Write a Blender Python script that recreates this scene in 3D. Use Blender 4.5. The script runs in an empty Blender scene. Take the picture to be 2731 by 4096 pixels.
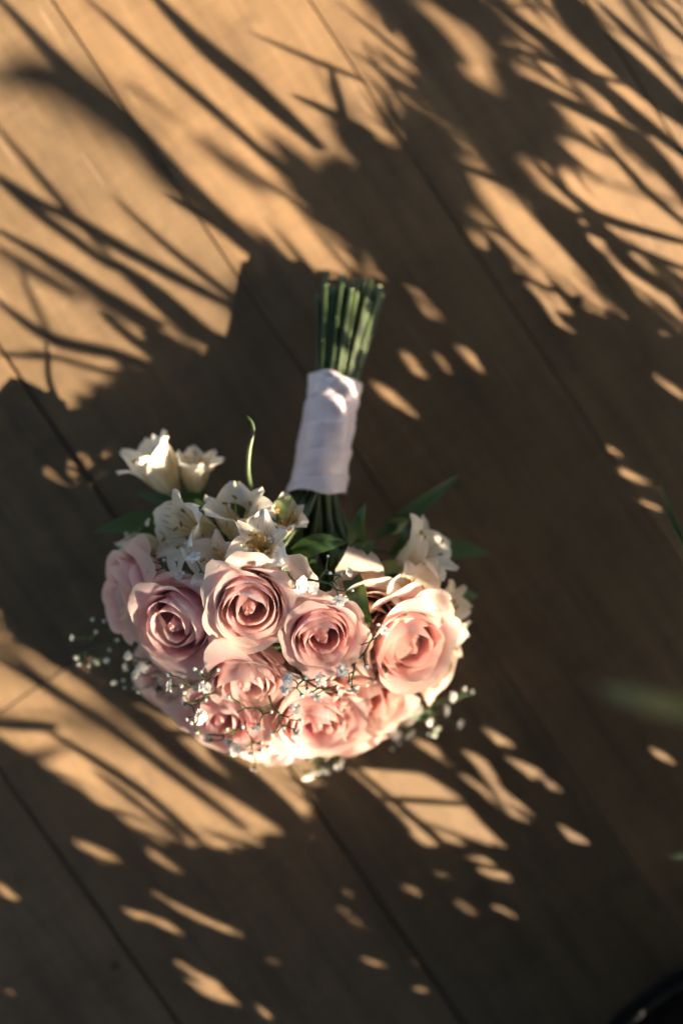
import bpy, math, random
import numpy as np
from mathutils import Vector, Matrix

# ------------------------------------------------------------------ camera, sky, sun
sc = bpy.context.scene
R = math.radians
IMW, IMH = 2731.0, 4096.0
LENS = 50.0
FPX = LENS / 36.0 * IMH
DIST = 1.08
TILT = R(4.0)
AX = Vector((0.56 * math.sin(TILT), -0.83 * math.sin(TILT), -math.cos(TILT))).normalized()
CAM = -AX * DIST
ZC = -AX
XC = Vector((0, 1, 0)).cross(ZC).normalized()
YC = ZC.cross(XC).normalized()
cam_data = bpy.data.cameras.new('camera')
cam = bpy.data.objects.new('camera', cam_data)
sc.collection.objects.link(cam)
cam.matrix_world = Matrix(((XC.x, YC.x, ZC.x, CAM.x), (XC.y, YC.y, ZC.y, CAM.y), (XC.z, YC.z, ZC.z, CAM.z), (0, 0, 0, 1)))
cam_data.sensor_fit = 'VERTICAL'
cam_data.sensor_height = 36.0
cam_data.sensor_width = 24.0
cam_data.lens = LENS
cam_data.clip_start = 0.02
cam_data.clip_end = 200.0
cam_data.dof.use_dof = True
cam_data.dof.focus_distance = DIST - 0.158
cam_data.dof.aperture_fstop = 1.45
cam_data.dof.aperture_blades = 9
sc.camera = cam

SUN_EL, SUN_AZ = R(34.0), R(-20.0)          # azimuth measured from +x towards +y
S = Vector((math.cos(SUN_EL) * math.cos(SUN_AZ), math.cos(SUN_EL) * math.sin(SUN_AZ), math.sin(SUN_EL)))
world = bpy.data.worlds.new('World')
sc.world = world
world.use_nodes = True
wn = world.node_tree.nodes
sky = wn.new('ShaderNodeTexSky')
sky.sky_type = 'NISHITA'
sky.sun_disc = False
sky.sun_elevation = SUN_EL
sky.sun_rotation = math.pi / 2 - SUN_AZ
sky.air_density = 0.85
sky.dust_density = 2.0
sky.ozone_density = 0.8
world.node_tree.links.new(sky.outputs['Color'], wn['Background'].inputs['Color'])
wn['Background'].inputs['Strength'].default_value = 0.066
sun_data = bpy.data.lights.new('sun', 'SUN')
sun_data.energy = 5.0
sun_data.angle = R(0.5)
sun_data.color = (1.0, 0.80, 0.60)
sun = bpy.data.objects.new('sun', sun_data)
sc.collection.objects.link(sun)
sun.location = S * 6.0
sun.rotation_euler = S.to_track_quat('Z', 'Y').to_euler()
sc.view_settings.view_transform = 'Standard'
sc.view_settings.look = 'None'
sc.view_settings.gamma = 1.0
sc.view_settings.exposure = 3.1
sc.render.engine = 'CYCLES'
sc.cycles.use_denoising = True
sc.cycles.max_bounces = 6
sc.cycles.diffuse_bounces = 4
sc.cycles.glossy_bounces = 2
sc.cycles.transmission_bounces = 5
sc.cycles.use_adaptive_sampling = True
sc.cycles.adaptive_threshold = 0.04
sc.cycles.debug_use_spatial_splits = True
sc.cycles.sample_clamp_indirect = 6.0


# ------------------------------------------------------------------ helpers
def P(px, py, z=0.0):
    """world point at height z that a pixel of the photograph measures to"""
    d = AX + XC * ((px - IMW / 2) / FPX) - YC * ((py - IMH / 2) / FPX)
    return CAM + d * ((z - CAM.z) / d.z)


def pxm(z=0.0):
    return (CAM.z - z) / FPX           # metres per photograph pixel at height z


def ground_of(p):
    """where the shadow of a point falls on the floor"""
    return p - S * (p.z / S.z)


def lift(g, h):
    return g + S * (h / S.z)


def link(name, me, mats, parent=None, loc=None, mat=None):
    o = bpy.data.objects.new(name, me)
    sc.collection.objects.link(o)
    if me is not None and mats is not None and len(me.materials) == 0:
        for m in (mats if isinstance(mats, (list, tuple)) else [mats]):
            me.materials.append(m)
    if parent is not None:
        o.parent = parent
    if mat is not None:
        o.matrix_local = mat
    elif loc is not None:
        o.location = loc
    return o


def mesh(name, verts, faces, uvs=None, smooth=True, midx=None):
    me = bpy.data.meshes.new(name)
    me.from_pydata([tuple(v) for v in verts], [], faces)
    if smooth:
        me.polygons.foreach_set('use_smooth', [True] * len(me.polygons))
    if uvs is not None:
        lay = me.uv_layers.new(name='UVMap')
        vi = np.empty(len(me.loops), dtype=np.int32)
        me.loops.foreach_get('vertex_index', vi)
        lay.data.foreach_set('uv', np.asarray(uvs, dtype=np.float32)[vi].ravel())
    if midx is not None:
        me.polygons.foreach_set('material_index', midx)
    me.update()
    return me


class MB:
    """collects pieces of one mesh"""
    def __init__(self):
        self.v, self.f, self.uv, self.m = [], [], [], []

    def add(self, v, f, uv=None, m=0):
        b = len(self.v)
        self.v += [tuple(x) for x in v]
        self.f += [tuple(i + b for i in q) for q in f]
        self.uv += list(uv) if uv is not None else [(0.5, 0.5)] * len(v)
        self.m += [m] * len(f)

    def tube(self, pts, rad, seg=6, m=0, cap=True):
        pts = [Vector(p) for p in pts]
        n = len(pts)
        rads = [rad] * n if not isinstance(rad, (list, tuple)) else rad
        v, f, uv = [], [], []
        up = None
        for i in range(n):
            t = (pts[min(i + 1, n - 1)] - pts[max(i - 1, 0)]).normalized()
            if up is None:
                up = t.orthogonal().normalized()
            up = (up - t * up.dot(t))
            up = up.normalized() if up.length > 1e-6 else t.orthogonal().normalized()
            s = t.cross(up)
            for k in range(seg):
                a = 2 * math.pi * k / seg
                v.append(pts[i] + (up * math.cos(a) + s * math.sin(a)) * rads[i])
                uv.append((k / seg, i / max(1, n - 1)))
        for i in range(n - 1):
            for k in range(seg):
                k2 = (k + 1) % seg
                f.append((i * seg + k, i * seg + k2, (i + 1) * seg + k2, (i + 1) * seg + k))
        if cap:
            f.append(tuple(range(seg))[::-1])
            f.append(tuple((n - 1) * seg + k for k in range(seg)))
        self.add(v, f, uv, m)

    def build(self, name, smooth=True):
        return mesh(name, self.v, self.f, self.uv, smooth, self.m)


def grid_faces(nu, nv):
    return [(j * nu + i, j * nu + i + 1, (j + 1) * nu + i + 1, (j + 1) * nu + i)
            for j in range(nv - 1) for i in range(nu - 1)]


def spline(pts, n):
    """Catmull-Rom through points (tuples of any length)"""
    p = [np.array(q, dtype=float) for q in pts]
    if len(p) == 2:
        return [p[0] + (p[1] - p[0]) * (i / (n - 1)) for i in range(n)]
    p = [2 * p[0] - p[1]] + p + [2 * p[-1] - p[-2]]
    m = len(p) - 3
    out = []
    for i in range(n):
        x = i / (n - 1) * m
        k = min(int(x), m - 1)
        t = x - k
        a, b, c, d = p[k], p[k + 1], p[k + 2], p[k + 3]
        out.append(0.5 * ((2 * b) + (c - a) * t + (2 * a - 5 * b + 4 * c - d) * t * t + (3 * b - a - 3 * c + d) * t ** 3))
    return out


def smooth01(a, b, x):
    t = min(1.0, max(0.0, (x - a) / (b - a)))
    return t * t * (3 - 2 * t)


def lerp(a, b, t):
    return a + (b - a) * t


# ------------------------------------------------------------------ materials
class NT:
    def __init__(self, name):
        self.mat = bpy.data.materials.new(name)
        self.mat.use_nodes = True
        self.t = self.mat.node_tree
        self.t.nodes.clear()
        self.out = self.n('ShaderNodeOutputMaterial')

    def n(self, kind, **kw):
        x = self.t.nodes.new(kind)
        for k, v in kw.items():
            if k.startswith('i_'):
                key = k[2:].replace('_', ' ')
                x.inputs[key].default_value = v
            else:
                setattr(x, k, v)
        return x

    def l(self, a, b):
        self.t.links.new(a, b)

    def math(self, op, a, b=None, clamp=False):
        x = self.n('ShaderNodeMath', operation=op, use_clamp=clamp)
        for i, q in enumerate((a, b)):
            if q is None:
                continue
            if isinstance(q, (int, float)):
                x.inputs[i].default_value = q
            else:
                self.l(q, x.inputs[i])
        return x.outputs[0]

    def mix(self, fac, a, b, blend='MIX'):
        x = self.n('ShaderNodeMix', data_type='RGBA', blend_type=blend)
        for i, q in ((0, fac), (6, a), (7, b)):
            if isinstance(q, (int, float)):
                x.inputs[i].default_value = q
            elif isinstance(q, (tuple, list)):
                x.inputs[i].default_value = (*q[:3], 1.0)
            else:
                self.l(q, x.inputs[i])
        return x.outputs[2]

    def ramp(self, fac, stops, interp='LINEAR'):
        x = self.n('ShaderNodeValToRGB')
        x.color_ramp.interpolation = interp
        e = x.color_ramp.elements
        while len(e) < len(stops):
            e.new(0.5)
        for s, (p, c) in zip(e, stops):
            s.position = p
            s.color = (*c, 1.0) if len(c) == 3 else c
        self.l(fac, x.inputs[0])
        return x.outputs[0]

    def noise(self, vec, scale, detail=3.0, rough=0.55, dims='3D'):
        x = self.n('ShaderNodeTexNoise', noise_dimensions=dims)
        x.inputs['Scale'].default_value = scale
        x.inputs['Detail'].default_value = detail
        x.inputs['Roughness'].default_value = rough
        if vec is not None:
            self.l(vec, x.inputs['Vector'])
        return x.outputs['Fac']

    def mapping(self, vec, scale=(1, 1, 1), loc=(0, 0, 0), rot=(0, 0, 0)):
        x = self.n('ShaderNodeMapping')
        x.inputs['Scale'].default_value = scale
        x.inputs['Location'].default_value = loc
        x.inputs['Rotation'].default_value = rot
        self.l(vec, x.inputs['Vector'])
        return x.outputs[0]


def thin_surface(T, color, rough=0.55, trans=0.35, spec=0.25, tcol=None, bump=None, bump_s=0.2, bump_d=0.001, sheen=0.0):
    """leaf or petal: reflects on both sides and lets light through"""
    p = T.n('ShaderNodeBsdfPrincipled')
    T.l(color, p.inputs['Base Color'])
    p.inputs['Roughness'].default_value = rough
    p.inputs['Specular IOR Level'].default_value = spec
    if sheen:
        p.inputs['Sheen Weight'].default_value = sheen
        p.inputs['Sheen Roughness'].default_value = 0.5
    tr = T.n('ShaderNodeBsdfTranslucent')
    T.l(tcol if tcol is not None else color, tr.inputs['Color'])
    if bump is not None:
        b = T.n('ShaderNodeBump')
        b.inputs['Strength'].default_value = bump_s
        b.inputs['Distance'].default_value = bump_d
        T.l(bump, b.inputs['Height'])
        T.l(b.outputs[0], p.inputs['Normal'])
        T.l(b.outputs[0], tr.inputs['Normal'])
    if trans <= 0:
        T.l(p.outputs[0], T.out.inputs['Surface'])
        return T.mat
    m = T.n('ShaderNodeMixShader')
    m.inputs[0].default_value = trans
    T.l(p.outputs[0], m.inputs[1])
    T.l(tr.outputs[0], m.inputs[2])
    T.l(m.outputs[0], T.out.inputs['Surface'])
    return T.mat


def petal_material():
    T = NT('rose_petal')
    uv = T.n('ShaderNodeUVMap').outputs[0]
    sep = T.n('ShaderNodeSeparateXYZ')
    T.l(uv, sep.inputs[0])
    v = sep.outputs[1]
    oi = T.n('ShaderNodeObjectInfo')
    pink = oi.outputs['Color']
    outer = oi.outputs['Alpha']
    oc = T.n('ShaderNodeTexCoord').outputs['Object']
    big = T.noise(oc, 60.0, 3.0)
    fine = T.noise(T.mapping(uv, (40, 3, 1)), 3.0, 4.0)
    cream = (0.94, 0.87, 0.71)
    base = T.mix(T.math('MULTIPLY', T.math('SUBTRACT', 1.0, T.math('MULTIPLY', v, 2.2), True), 0.65, True), pink, (0.95, 0.74, 0.52))
    vv = T.math('ADD', v, T.math('MULTIPLY', T.math('SUBTRACT', big, 0.5), 0.35))
    rim = T.ramp(vv, [(0.62, (0, 0, 0)), (0.88, (0.24, 0.24, 0.24)), (1.0, (0.85, 0.85, 0.85))])
    c = T.mix(rim, base, cream)
    c = T.mix(T.math('MULTIPLY', outer, 0.30, True), c, (0.95, 0.81, 0.68))
    veins = T.ramp(fine, [(0.35, (0.93, 0.91, 0.91)), (0.6, (1, 1, 1))])
    c = T.mix(1.0, c, veins, 'MULTIPLY')
    # bruised, browned specks close to the rim
    sp = T.noise(T.mapping(oc, (1, 1, 1)), 260.0, 2.0)
    spm = T.math('MULTIPLY', T.ramp(sp, [(0.70, (0, 0, 0)), (0.78, (1, 1, 1))]), T.ramp(v, [(0.8, (0, 0, 0)), (0.97, (0.6, 0.6, 0.6))]))
    c = T.mix(spm, c, (0.42, 0.30, 0.16))
    tc = T.mix(1.0, c, (1.0, 0.90, 0.86), 'MULTIPLY')
    hgt = T.math('ADD', fine, T.math('MULTIPLY', big, 0.6))
    return thin_surface(T, c, 0.6, 0.55, 0.2, tc, hgt, 0.25, 0.0008, 0.15)


def tepal_material(streaks):
    T = NT('alstroemeria_streaked' if streaks else 'alstroemeria_white')
    uv = T.n('ShaderNodeUVMap').outputs[0]
    sep = T.n('ShaderNodeSeparateXYZ')
    T.l(uv, sep.inputs[0])
    u, v = sep.outputs[0], sep.outputs[1]
    rnd = T.n('ShaderNodeObjectInfo').outputs['Random']
    oc = T.n('ShaderNodeTexCoord').outputs['Object']
    ribs = T.noise(T.mapping(uv, (30, 1.2, 1)), 2.0, 2.0)
    c = T.ramp(v, [(0.0, (0.42, 0.46, 0.20)), (0.25, (0.78, 0.72, 0.52)), (0.7, (0.88, 0.82, 0.69)), (1.0, (0.89, 0.83, 0.73))])
    c = T.mix(1.0, c, T.ramp(ribs, [(0.3, (0.88, 0.88, 0.84)), (0.6, (1, 1, 1))]), 'MULTIPLY')
    if streaks:
        yel = T.ramp(v, [(0.25, (0, 0, 0)), (0.45, (0.8, 0.8, 0.8)), (0.62, (0, 0, 0))])
        c = T.mix(T.math('MULTIPLY', yel, 0.55), c, (0.82, 0.58, 0.16))
        cmb = T.n('ShaderNodeCombineXYZ')
        T.l(T.math('MULTIPLY', u, 13.0), cmb.inputs[0])
        T.l(T.math('MULTIPLY', v, 3.6), cmb.inputs[1])
        T.l(T.math('MULTIPLY', rnd, 40.0), cmb.inputs[2])
        vo = T.n('ShaderNodeTexVoronoi', feature='F1', distance='EUCLIDEAN')
        vo.inputs['Scale'].default_value = 1.0
        vo.inputs['Randomness'].default_value = 0.75
        T.l(cmb.outputs[0], vo.inputs['Vector'])
        # dashes: narrow across, long along the tepal
        dash = T.ramp(vo.outputs['Distance'], [(0.16, (1, 1, 1)), (0.30, (0, 0, 0))])
        band = T.ramp(v, [(0.30, (0, 0, 0)), (0.42, (1, 1, 1)), (0.78, (1, 1, 1)), (0.86, (0, 0, 0))])
        m = T.math('MULTIPLY', dash, band)
        c = T.mix(T.math('MULTIPLY', m, 0.65), c, (0.30, 0.10, 0.06))
    else:
        tip = T.ramp(v, [(0.90, (0, 0, 0)), (1.0, (1, 1, 1))])
        cen = T.ramp(T.math('ABSOLUTE', T.math('SUBTRACT', u, 0.5)), [(0.0, (1, 1, 1)), (0.22, (0, 0, 0))])
        c = T.mix(T.math('MULTIPLY', T.math('MULTIPLY', tip, cen), 0.7), c, (0.25, 0.36, 0.10))
    return thin_surface(T, c, 0.5, 0.38, 0.3, None, ribs, 0.3, 0.0008, 0.1)


def leaf_material(name, ca, cb, rough=0.38, trans=0.25, tcol=(0.20, 0.34, 0.05)):
    T = NT(name)
    uv = T.n('ShaderNodeUVMap').outputs[0]
    rnd = T.n('ShaderNodeObjectInfo').outputs['Random']
    veins = T.noise(T.mapping(uv, (26, 0.8, 1)), 2.0, 2.0)
    oc = T.n('ShaderNodeTexCoord').outputs['Object']
    bl = T.noise(oc, 35.0, 3.0)
    f = T.math('ADD', T.math('MULTIPLY', bl, 0.6), T.math('MULTIPLY', rnd, 0.4))
    c = T.mix(f, ca, cb)
    c = T.mix(1.0, c, T.ramp(veins, [(0.35, (0.72, 0.75, 0.7)), (0.6, (1, 1, 1))]), 'MULTIPLY')
    tr = T.mix(0.5, c, tcol)
    return thin_surface(T, c, rough, trans, 0.4, tr, veins, 0.35, 0.0006)


def plain(name, col, rough=0.5, spec=0.4, nscale=90.0, amt=0.25, bump=0.0):
    T = NT(name)
    oc = T.n('ShaderNodeTexCoord').outputs['Object']
    nz = T.noise(oc, nscale, 4.0)
    lo = tuple(x * (1 - amt) for x in col)
    hi = tuple(min(1, x * (1 + amt)) for x in col)
    c = T.ramp(nz, [(0.3, lo), (0.7, hi)])
    p = T.n('ShaderNodeBsdfPrincipled')
    T.l(c, p.inputs['Base Color'])
    p.inputs['Roughness'].default_value = rough
    p.inputs['Specular IOR Level'].default_value = spec
    if bump:
        b = T.n('ShaderNodeBump')
        b.inputs['Strength'].default_value = bump
        b.inputs['Distance'].default_value = 0.001
        T.l(nz, b.inputs['Height'])
        T.l(b.outputs[0], p.inputs['Normal'])
    T.l(p.outputs[0], T.out.inputs['Surface'])
    return T.mat


def wood_material():
    T = NT('worn_wood_plank')
    oc = T.n('ShaderNodeTexCoord').outputs['Object']
    rnd = T.n('ShaderNodeObjectInfo').outputs['Random']
    off = T.n('ShaderNodeCombineXYZ')
    T.l(T.math('MULTIPLY', rnd, 37.0), off.inputs[0])
    T.l(T.math('MULTIPLY', rnd, 91.0), off.inputs[1])
    add = T.n('ShaderNodeVectorMath', operation='ADD')
    T.l(oc, add.inputs[0])
    T.l(off.outputs[0], add.inputs[1])
    vec = add.outputs[0]
    grain = T.noise(T.mapping(vec, (5.0, 60.0, 20.0)), 1.0, 6.0, 0.62)
    fibre = T.noise(T.mapping(vec, (24.0, 520.0, 60.0)), 1.0, 3.0, 0.6)
    saw = T.noise(T.mapping(vec, (150.0, 7.0, 20.0), rot=(0, 0, R(8))), 1.0, 3.0, 0.6)
    cloud = T.noise(vec, 9.0, 4.0, 0.6)
    stain = T.noise(vec, 22.0, 5.0, 0.65)
    c = T.ramp(grain, [(0.25, (0.067, 0.042, 0.022)), (0.5, (0.103, 0.065, 0.034)), (0.78, (0.136, 0.087, 0.046))])
    c = T.mix(0.35, c, T.ramp(saw, [(0.3, (0.72, 0.70, 0.68)), (0.7, (1.12, 1.12, 1.12))]), 'MULTIPLY')
    c = T.mix(0.25, c, T.ramp(fibre, [(0.3, (0.78, 0.76, 0.74)), (0.65, (1.08, 1.08, 1.08))]), 'MULTIPLY')
    c = T.mix(0.8, c, T.ramp(cloud, [(0.3, (0.70, 0.71, 0.72)), (0.7, (1.20, 1.18, 1.15))]), 'MULTIPLY')
    dark = T.ramp(stain, [(0.54, (0, 0, 0)), (0.74, (0.7, 0.7, 0.7))])
    c = T.mix(dark, c, (0.050, 0.033, 0.020))
    c = T.mix(1.0, c, (0.95, 0.98, 0.95), 'MULTIPLY')
    tone = T.ramp(rnd, [(0.0, (0.88, 0.90, 0.91)), (0.5, (1.0, 1.0, 1.0)), (1.0, (1.10, 1.05, 0.99))])
    c = T.mix(1.0, c, tone, 'MULTIPLY')
    scuff = T.noise(T.mapping(vec, (14.0, 190.0, 20.0), rot=(0, 0, R(24))), 1.0, 2.0, 0.5)
    c = T.mix(T.math('MULTIPLY', T.ramp(scuff, [(0.66, (0, 0, 0)), (0.74, (1, 1, 1))]), .35), c, (0.20, 0.145, 0.09))
    grit = T.noise(vec, 420.0, 2.0, 0.5)
    c = T.mix(T.math('MULTIPLY', T.ramp(grit, [(0.70, (0, 0, 0)), (0.76, (1, 1, 1))]), .5), c, (0.030, 0.022, 0.015))
    p = T.n('ShaderNodeBsdfPrincipled')
    T.l(c, p.inputs['Base Color'])
    rg = T.n('ShaderNodeMapRange')
    rg.inputs['To Min'].default_value = 0.48
    rg.inputs['To Max'].default_value = 0.72
    T.l(cloud, rg.inputs['Value'])
    T.l(rg.outputs[0], p.inputs['Roughness'])
    p.inputs['Specular IOR Level'].default_value = 0.25
    h = T.math('ADD', T.math('MULTIPLY', grain, 0.8), T.math('ADD', T.math('MULTIPLY', saw, 0.7), T.math('MULTIPLY', fibre, 0.35)))
    b = T.n('ShaderNodeBump')
    b.inputs['Strength'].default_value = 0.18
    b.inputs['Distance'].default_value = 0.0012
    T.l(h, b.inputs['Height'])
    T.l(b.outputs[0], p.inputs['Normal'])
    T.l(p.outputs[0], T.out.inputs['Surface'])
    return T.mat


def satin_material():
    T = NT('satin_ribbon')
    uv = T.n('ShaderNodeUVMap').outputs[0]
    oc = T.n('ShaderNodeTexCoord').outputs['Object']
    wv = T.noise(T.mapping(uv, (3, 160, 1)), 1.0, 3.0)
    fold = T.noise(T.mapping(oc, (1, 1, 1)), 55.0, 3.0)
    c = T.mix(fold, (0.57, 0.47, 0.52), (0.66, 0.57, 0.59))
    c = T.mix(1.0, c, T.ramp(wv, [(0.3, (0.92, 0.92, 0.92)), (0.7, (1, 1, 1))]), 'MULTIPLY')
    p = T.n('ShaderNodeBsdfPrincipled')
    T.l(c, p.inputs['Base Color'])
    p.inputs['Roughness'].default_value = 0.34
    p.inputs['Specular IOR Level'].default_value = 0.5
    p.inputs['Sheen Weight'].default_value = 0.3
    b = T.n('ShaderNodeBump')
    b.inputs['Strength'].default_value = 0.5
    b.inputs['Distance'].default_value = 0.0015
    T.l(T.math('ADD', fold, T.math('MULTIPLY', wv, 0.15)), b.inputs['Height'])
    T.l(b.outputs[0], p.inputs['Normal'])
    T.l(p.outputs[0], T.out.inputs['Surface'])
    return T.mat


M_PETAL = petal_material()
M_TEP_W, M_TEP_S = tepal_material(False), tepal_material(True)
M_LEAF = leaf_material('bouquet_leaf', (0.020, 0.060, 0.018), (0.052, 0.105, 0.028))
M_PALE = leaf_material('pale_leaf', (0.16, 0.24, 0.07), (0.42, 0.46, 0.22), 0.45, 0.35, (0.4, 0.45, 0.12))
M_PALM = leaf_material('palm_leaflet', (0.035, 0.080, 0.018), (0.075, 0.130, 0.030), 0.42, 0.0)
M_STEM = plain('flower_stem', (0.032, 0.052, 0.016), 0.42, 0.4, 70.0, 0.45, 0.2)
M_CUT = plain('cut_stem_end', (0.36, 0.40, 0.20), 0.6, 0.3, 400.0, 0.4)
M_TWIG = plain('gypsophila_stem', (0.055, 0.085, 0.032), 0.5, 0.3, 200.0, 0.3)
M_CALYX = plain('green_calyx', (0.10, 0.17, 0.06), 0.5, 0.3, 300.0, 0.35)
M_BLADE = leaf_material('olive_blade', (0.14, 0.145, 0.055), (0.19, 0.185, 0.075), 0.6, 0.2, (0.3, 0.28, 0.1))
M_RACHIS = plain('palm_rachis', (0.14, 0.18, 0.05), 0.45, 0.4, 40.0, 0.3)
M_STAMEN = plain('stamen', (0.62, 0.40, 0.10), 0.5, 0.3, 300.0, 0.4)
M_ANTHER = plain('anther', (0.30, 0.19, 0.06), 0.6, 0.2, 300.0, 0.4)
M_WOOD = wood_material()
M_SUB = plain('dark_subfloor', (0.035, 0.024, 0.015), 0.9, 0.1, 30.0, 0.3)  # dark base under the planks, seen through the joints
M_SATIN = satin_material()
M_POT = plain('black_plastic_pot', (0.008, 0.008, 0.008), 0.9, 0.05, 60.0, 0.3, 0.2)
M_SOIL = plain('potting_soil', (0.012, 0.009, 0.007), 0.95, 0.1, 120.0, 0.5, 1.0)
M_CRUMB = plain('soil_crumb', (0.05, 0.035, 0.022), 0.9, 0.1, 400.0, 0.4, 0.5)
Tb = NT('gypsophila_white')
_uv = Tb.n('ShaderNodeUVMap').outputs[0]
_sep = Tb.n('ShaderNodeSeparateXYZ')
Tb.l(_uv, _sep.inputs[0])
M_GYP = thin_surface(Tb, Tb.ramp(_sep.outputs[1], [(0.0, (0.50, 0.56, 0.36)), (0.35, (0.86, 0.85, 0.78)), (1.0, (0.90, 0.89, 0.84))]), 0.6, 0.3, 0.2)


def tag(o, label=None, cat=None, group=None, kind=None):
    for k, v in (('label', label), ('category', cat), ('group', group), ('kind', kind)):
        if v:
            o[k] = v
    return o


# ------------------------------------------------------------------ floor of wide planks
PD = Vector((0.558, -0.830, 0)).normalized()       # along the boards
PN = Vector((0.830, 0.558, 0)).normalized()        # across the boards


def build_floor():
    rng = random.Random(5)
    base = MB()
    q = 2.2
    base.add([(-q, -q, -0.014), (q, -q, -0.014), (q, q, -0.014), (-q, q, -0.014)], [(0, 1, 2, 3)])
    fl = link('floor', base.build('floor', False), M_SUB)
    tag(fl, 'worn brown wooden plank floor with dark joints under the bouquet', 'floor', kind='structure')
    # joints measured in the photograph, then continued with the same board width
    seams = [P(0, 3080).dot(PN), P(265, 1780).dot(PN), P(415, 310).dot(PN), P(1930, 1060).dot(PN)]
    wdt = (seams[3] - seams[0]) / 3
    while seams[0] > -1.6:
        seams.insert(0, seams[0] - wdt)
    while seams[-1] < 1.6:
        seams.append(seams[-1] + wdt)
    butt = P(52, 2812)
    rot = Matrix.Rotation(math.atan2(PD.y, PD.x), 4, 'Z')
    wide = (P(0, 3080).dot(PN), P(265, 1780).dot(PN))
    gaps = [.0013 if min(abs(q - w) for w in wide) < .01 else rng.uniform(.0002, .0006) for q in seams]
    for k in range(len(seams) - 1):
        a, b = seams[k], seams[k + 1]
        mid = (a + b) / 2
        if a < butt.dot(PN) < b:
            s0 = butt.dot(PD)
        else:
            s0 = rng.uniform(0.62, 1.15) * rng.choice((-1, 1))
            if abs(mid) > 0.9:
                s0 = rng.uniform(-0.6, 0.6)
        cuts = [s0 - 1.25, s0, s0 + 1.25]
        own = a < butt.dot(PN) < b
        cuts = [-1.9] + [c for c in cuts if -1.7 < c < 1.7 and (abs(c) > .62 or abs(mid) > .62 or (own and c == s0))] + [1.9]
        for c0, c1 in zip(cuts[:-1], cuts[1:]):
            ga, gb = gaps[k], gaps[k + 1]
            L, W, T = (c1 - c0) / 2 - 0.0004, (b - a) / 2, 0.012
            e = 0.0008
            dz = rng.uniform(-0.0004, 0.0003)
            v = []
            for (l, w, z) in ((L, W, -T), (L, W, -e), (L - e, W - e, 0)):
                v += [(-l, -w + ga, z), (l, -w + ga, z), (l, w - gb, z), (-l, w - gb, z)]
            f = [(8, 9, 10, 11)]
            for r in range(2):
                for i in range(4):
                    j = (i + 1) % 4
                    f.append((r * 4 + i, r * 4 + j, r * 4 + 4 + j, r * 4 + 4 + i))
            me = mesh('plank', v, f, None, False)
            ctr = PD * ((c0 + c1) / 2) + PN * mid
            link('plank', me, M_WOOD, fl, mat=Matrix.Translation((ctr.x, ctr.y, dz)) @ rot)


build_floor()


# ------------------------------------------------------------------ the bouquet
bouquet = link('bridal_bouquet', None, None)
tag(bouquet, 'round bouquet of pale pink roses and white alstroemeria with satin wrapped stems', 'bouquet')


def frame_from(n, spin=0.0):
    n = Vector(n).normalized()
    x = n.orthogonal().normalized() if abs(n.z) > 0.999 else Vector((0, 0, 1)).cross(n).normalized()
    y = n.cross(x)
    m = Matrix((x, y, n)).transposed().to_4x4()
    return m @ Matrix.Rotation(spin, 4, 'Z')


def rose_petal(t, phi, rng, opened):
    """one petal in unit-rose space; t = 0 heart ... 1 guard petal"""
    nu, nv = 19, 13
    rr = 0.15 + 0.80 * t ** 0.74 * lerp(0.90, 1.06, opened)
    hh = 1.20 - 0.12 * t - 0.32 * max(0.0, t - 0.70) / 0.30
    hh *= rng.uniform(0.95, 1.05)
    rb = lerp(rr + 0.15, rr * 0.82, smooth01(0.2, 0.8, t))
    wa = lerp(1.75, 0.92, t ** 0.7) * rng.uniform(0.92, 1.1)
    roll = lerp(0.05, 0.21, smooth01(0.2, 0.9, t)) * rng.uniform(0.55, 1.5) * lerp(0.7, 1.25, opened)
    p1, p2, p3, p4 = [rng.uniform(0, 6.28) for _ in range(4)]
    tipx = rng.uniform(-0.35, 0.35)
    tipa = rng.uniform(0.0, 0.04)
    fold = rng.uniform(-1, 1)
    rip = 0.45 + 0.75 * t
    v_, uv = [], []
    for j in range(nv):
        for i in range(nu):
            u = -1 + 2 * i / (nu - 1)
            vmax = 1 - lerp(0.15, 0.36, t) * abs(u) ** 2.6 + tipa * math.exp(-((u - tipx) / 0.28) ** 2) + rip * (0.020 * math.sin(5 * u + p1) + 0.008 * math.sin(15 * u + p3))
            v0 = j / (nv - 1)
            v = v0 * vmax
            b0, b1, b2, b3 = (1 - v) ** 3, 3 * v * (1 - v) ** 2, 3 * v * v * (1 - v), v ** 3
            r = b0 * 0.06 + b1 * rb * 0.95 + b2 * rb * 1.06 + b3 * rr
            z = b1 * 0.02 + b2 * 0.66 * hh + b3 * hh
            q = max(0.0, (v - 0.70) / 0.30)
            rl = roll * (1 + 0.55 * math.sin(2.2 * u + p2) + 0.25 * fold * u)
            r += rl * q * q
            z -= rl * 0.75 * q ** 2.6
            r += 0.055 * u * v                                     # one side tucks under the next petal
            r += 0.10 * smooth01(0.5, 1.0, t) * abs(u) ** 4 * v
            r += rip * (0.022 * math.sin(4 * u + p3) * v ** 3 + 0.009 * math.sin(11 * u + p1) * v ** 5)
            z += 0.024 * math.sin(4 * u + p4) * v ** 3
            wp = 0.34 + 0.66 * math.sin(math.pi / 2 * min(1.0, v / 0.6))
            th = phi + u * wa * wp
            v_.append((r * math.cos(th), r * math.sin(th), z))
            uv.append(((u + 1) / 2, v0))
    return mesh('petal', v_, grid_faces(nu, nv), uv)


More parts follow.
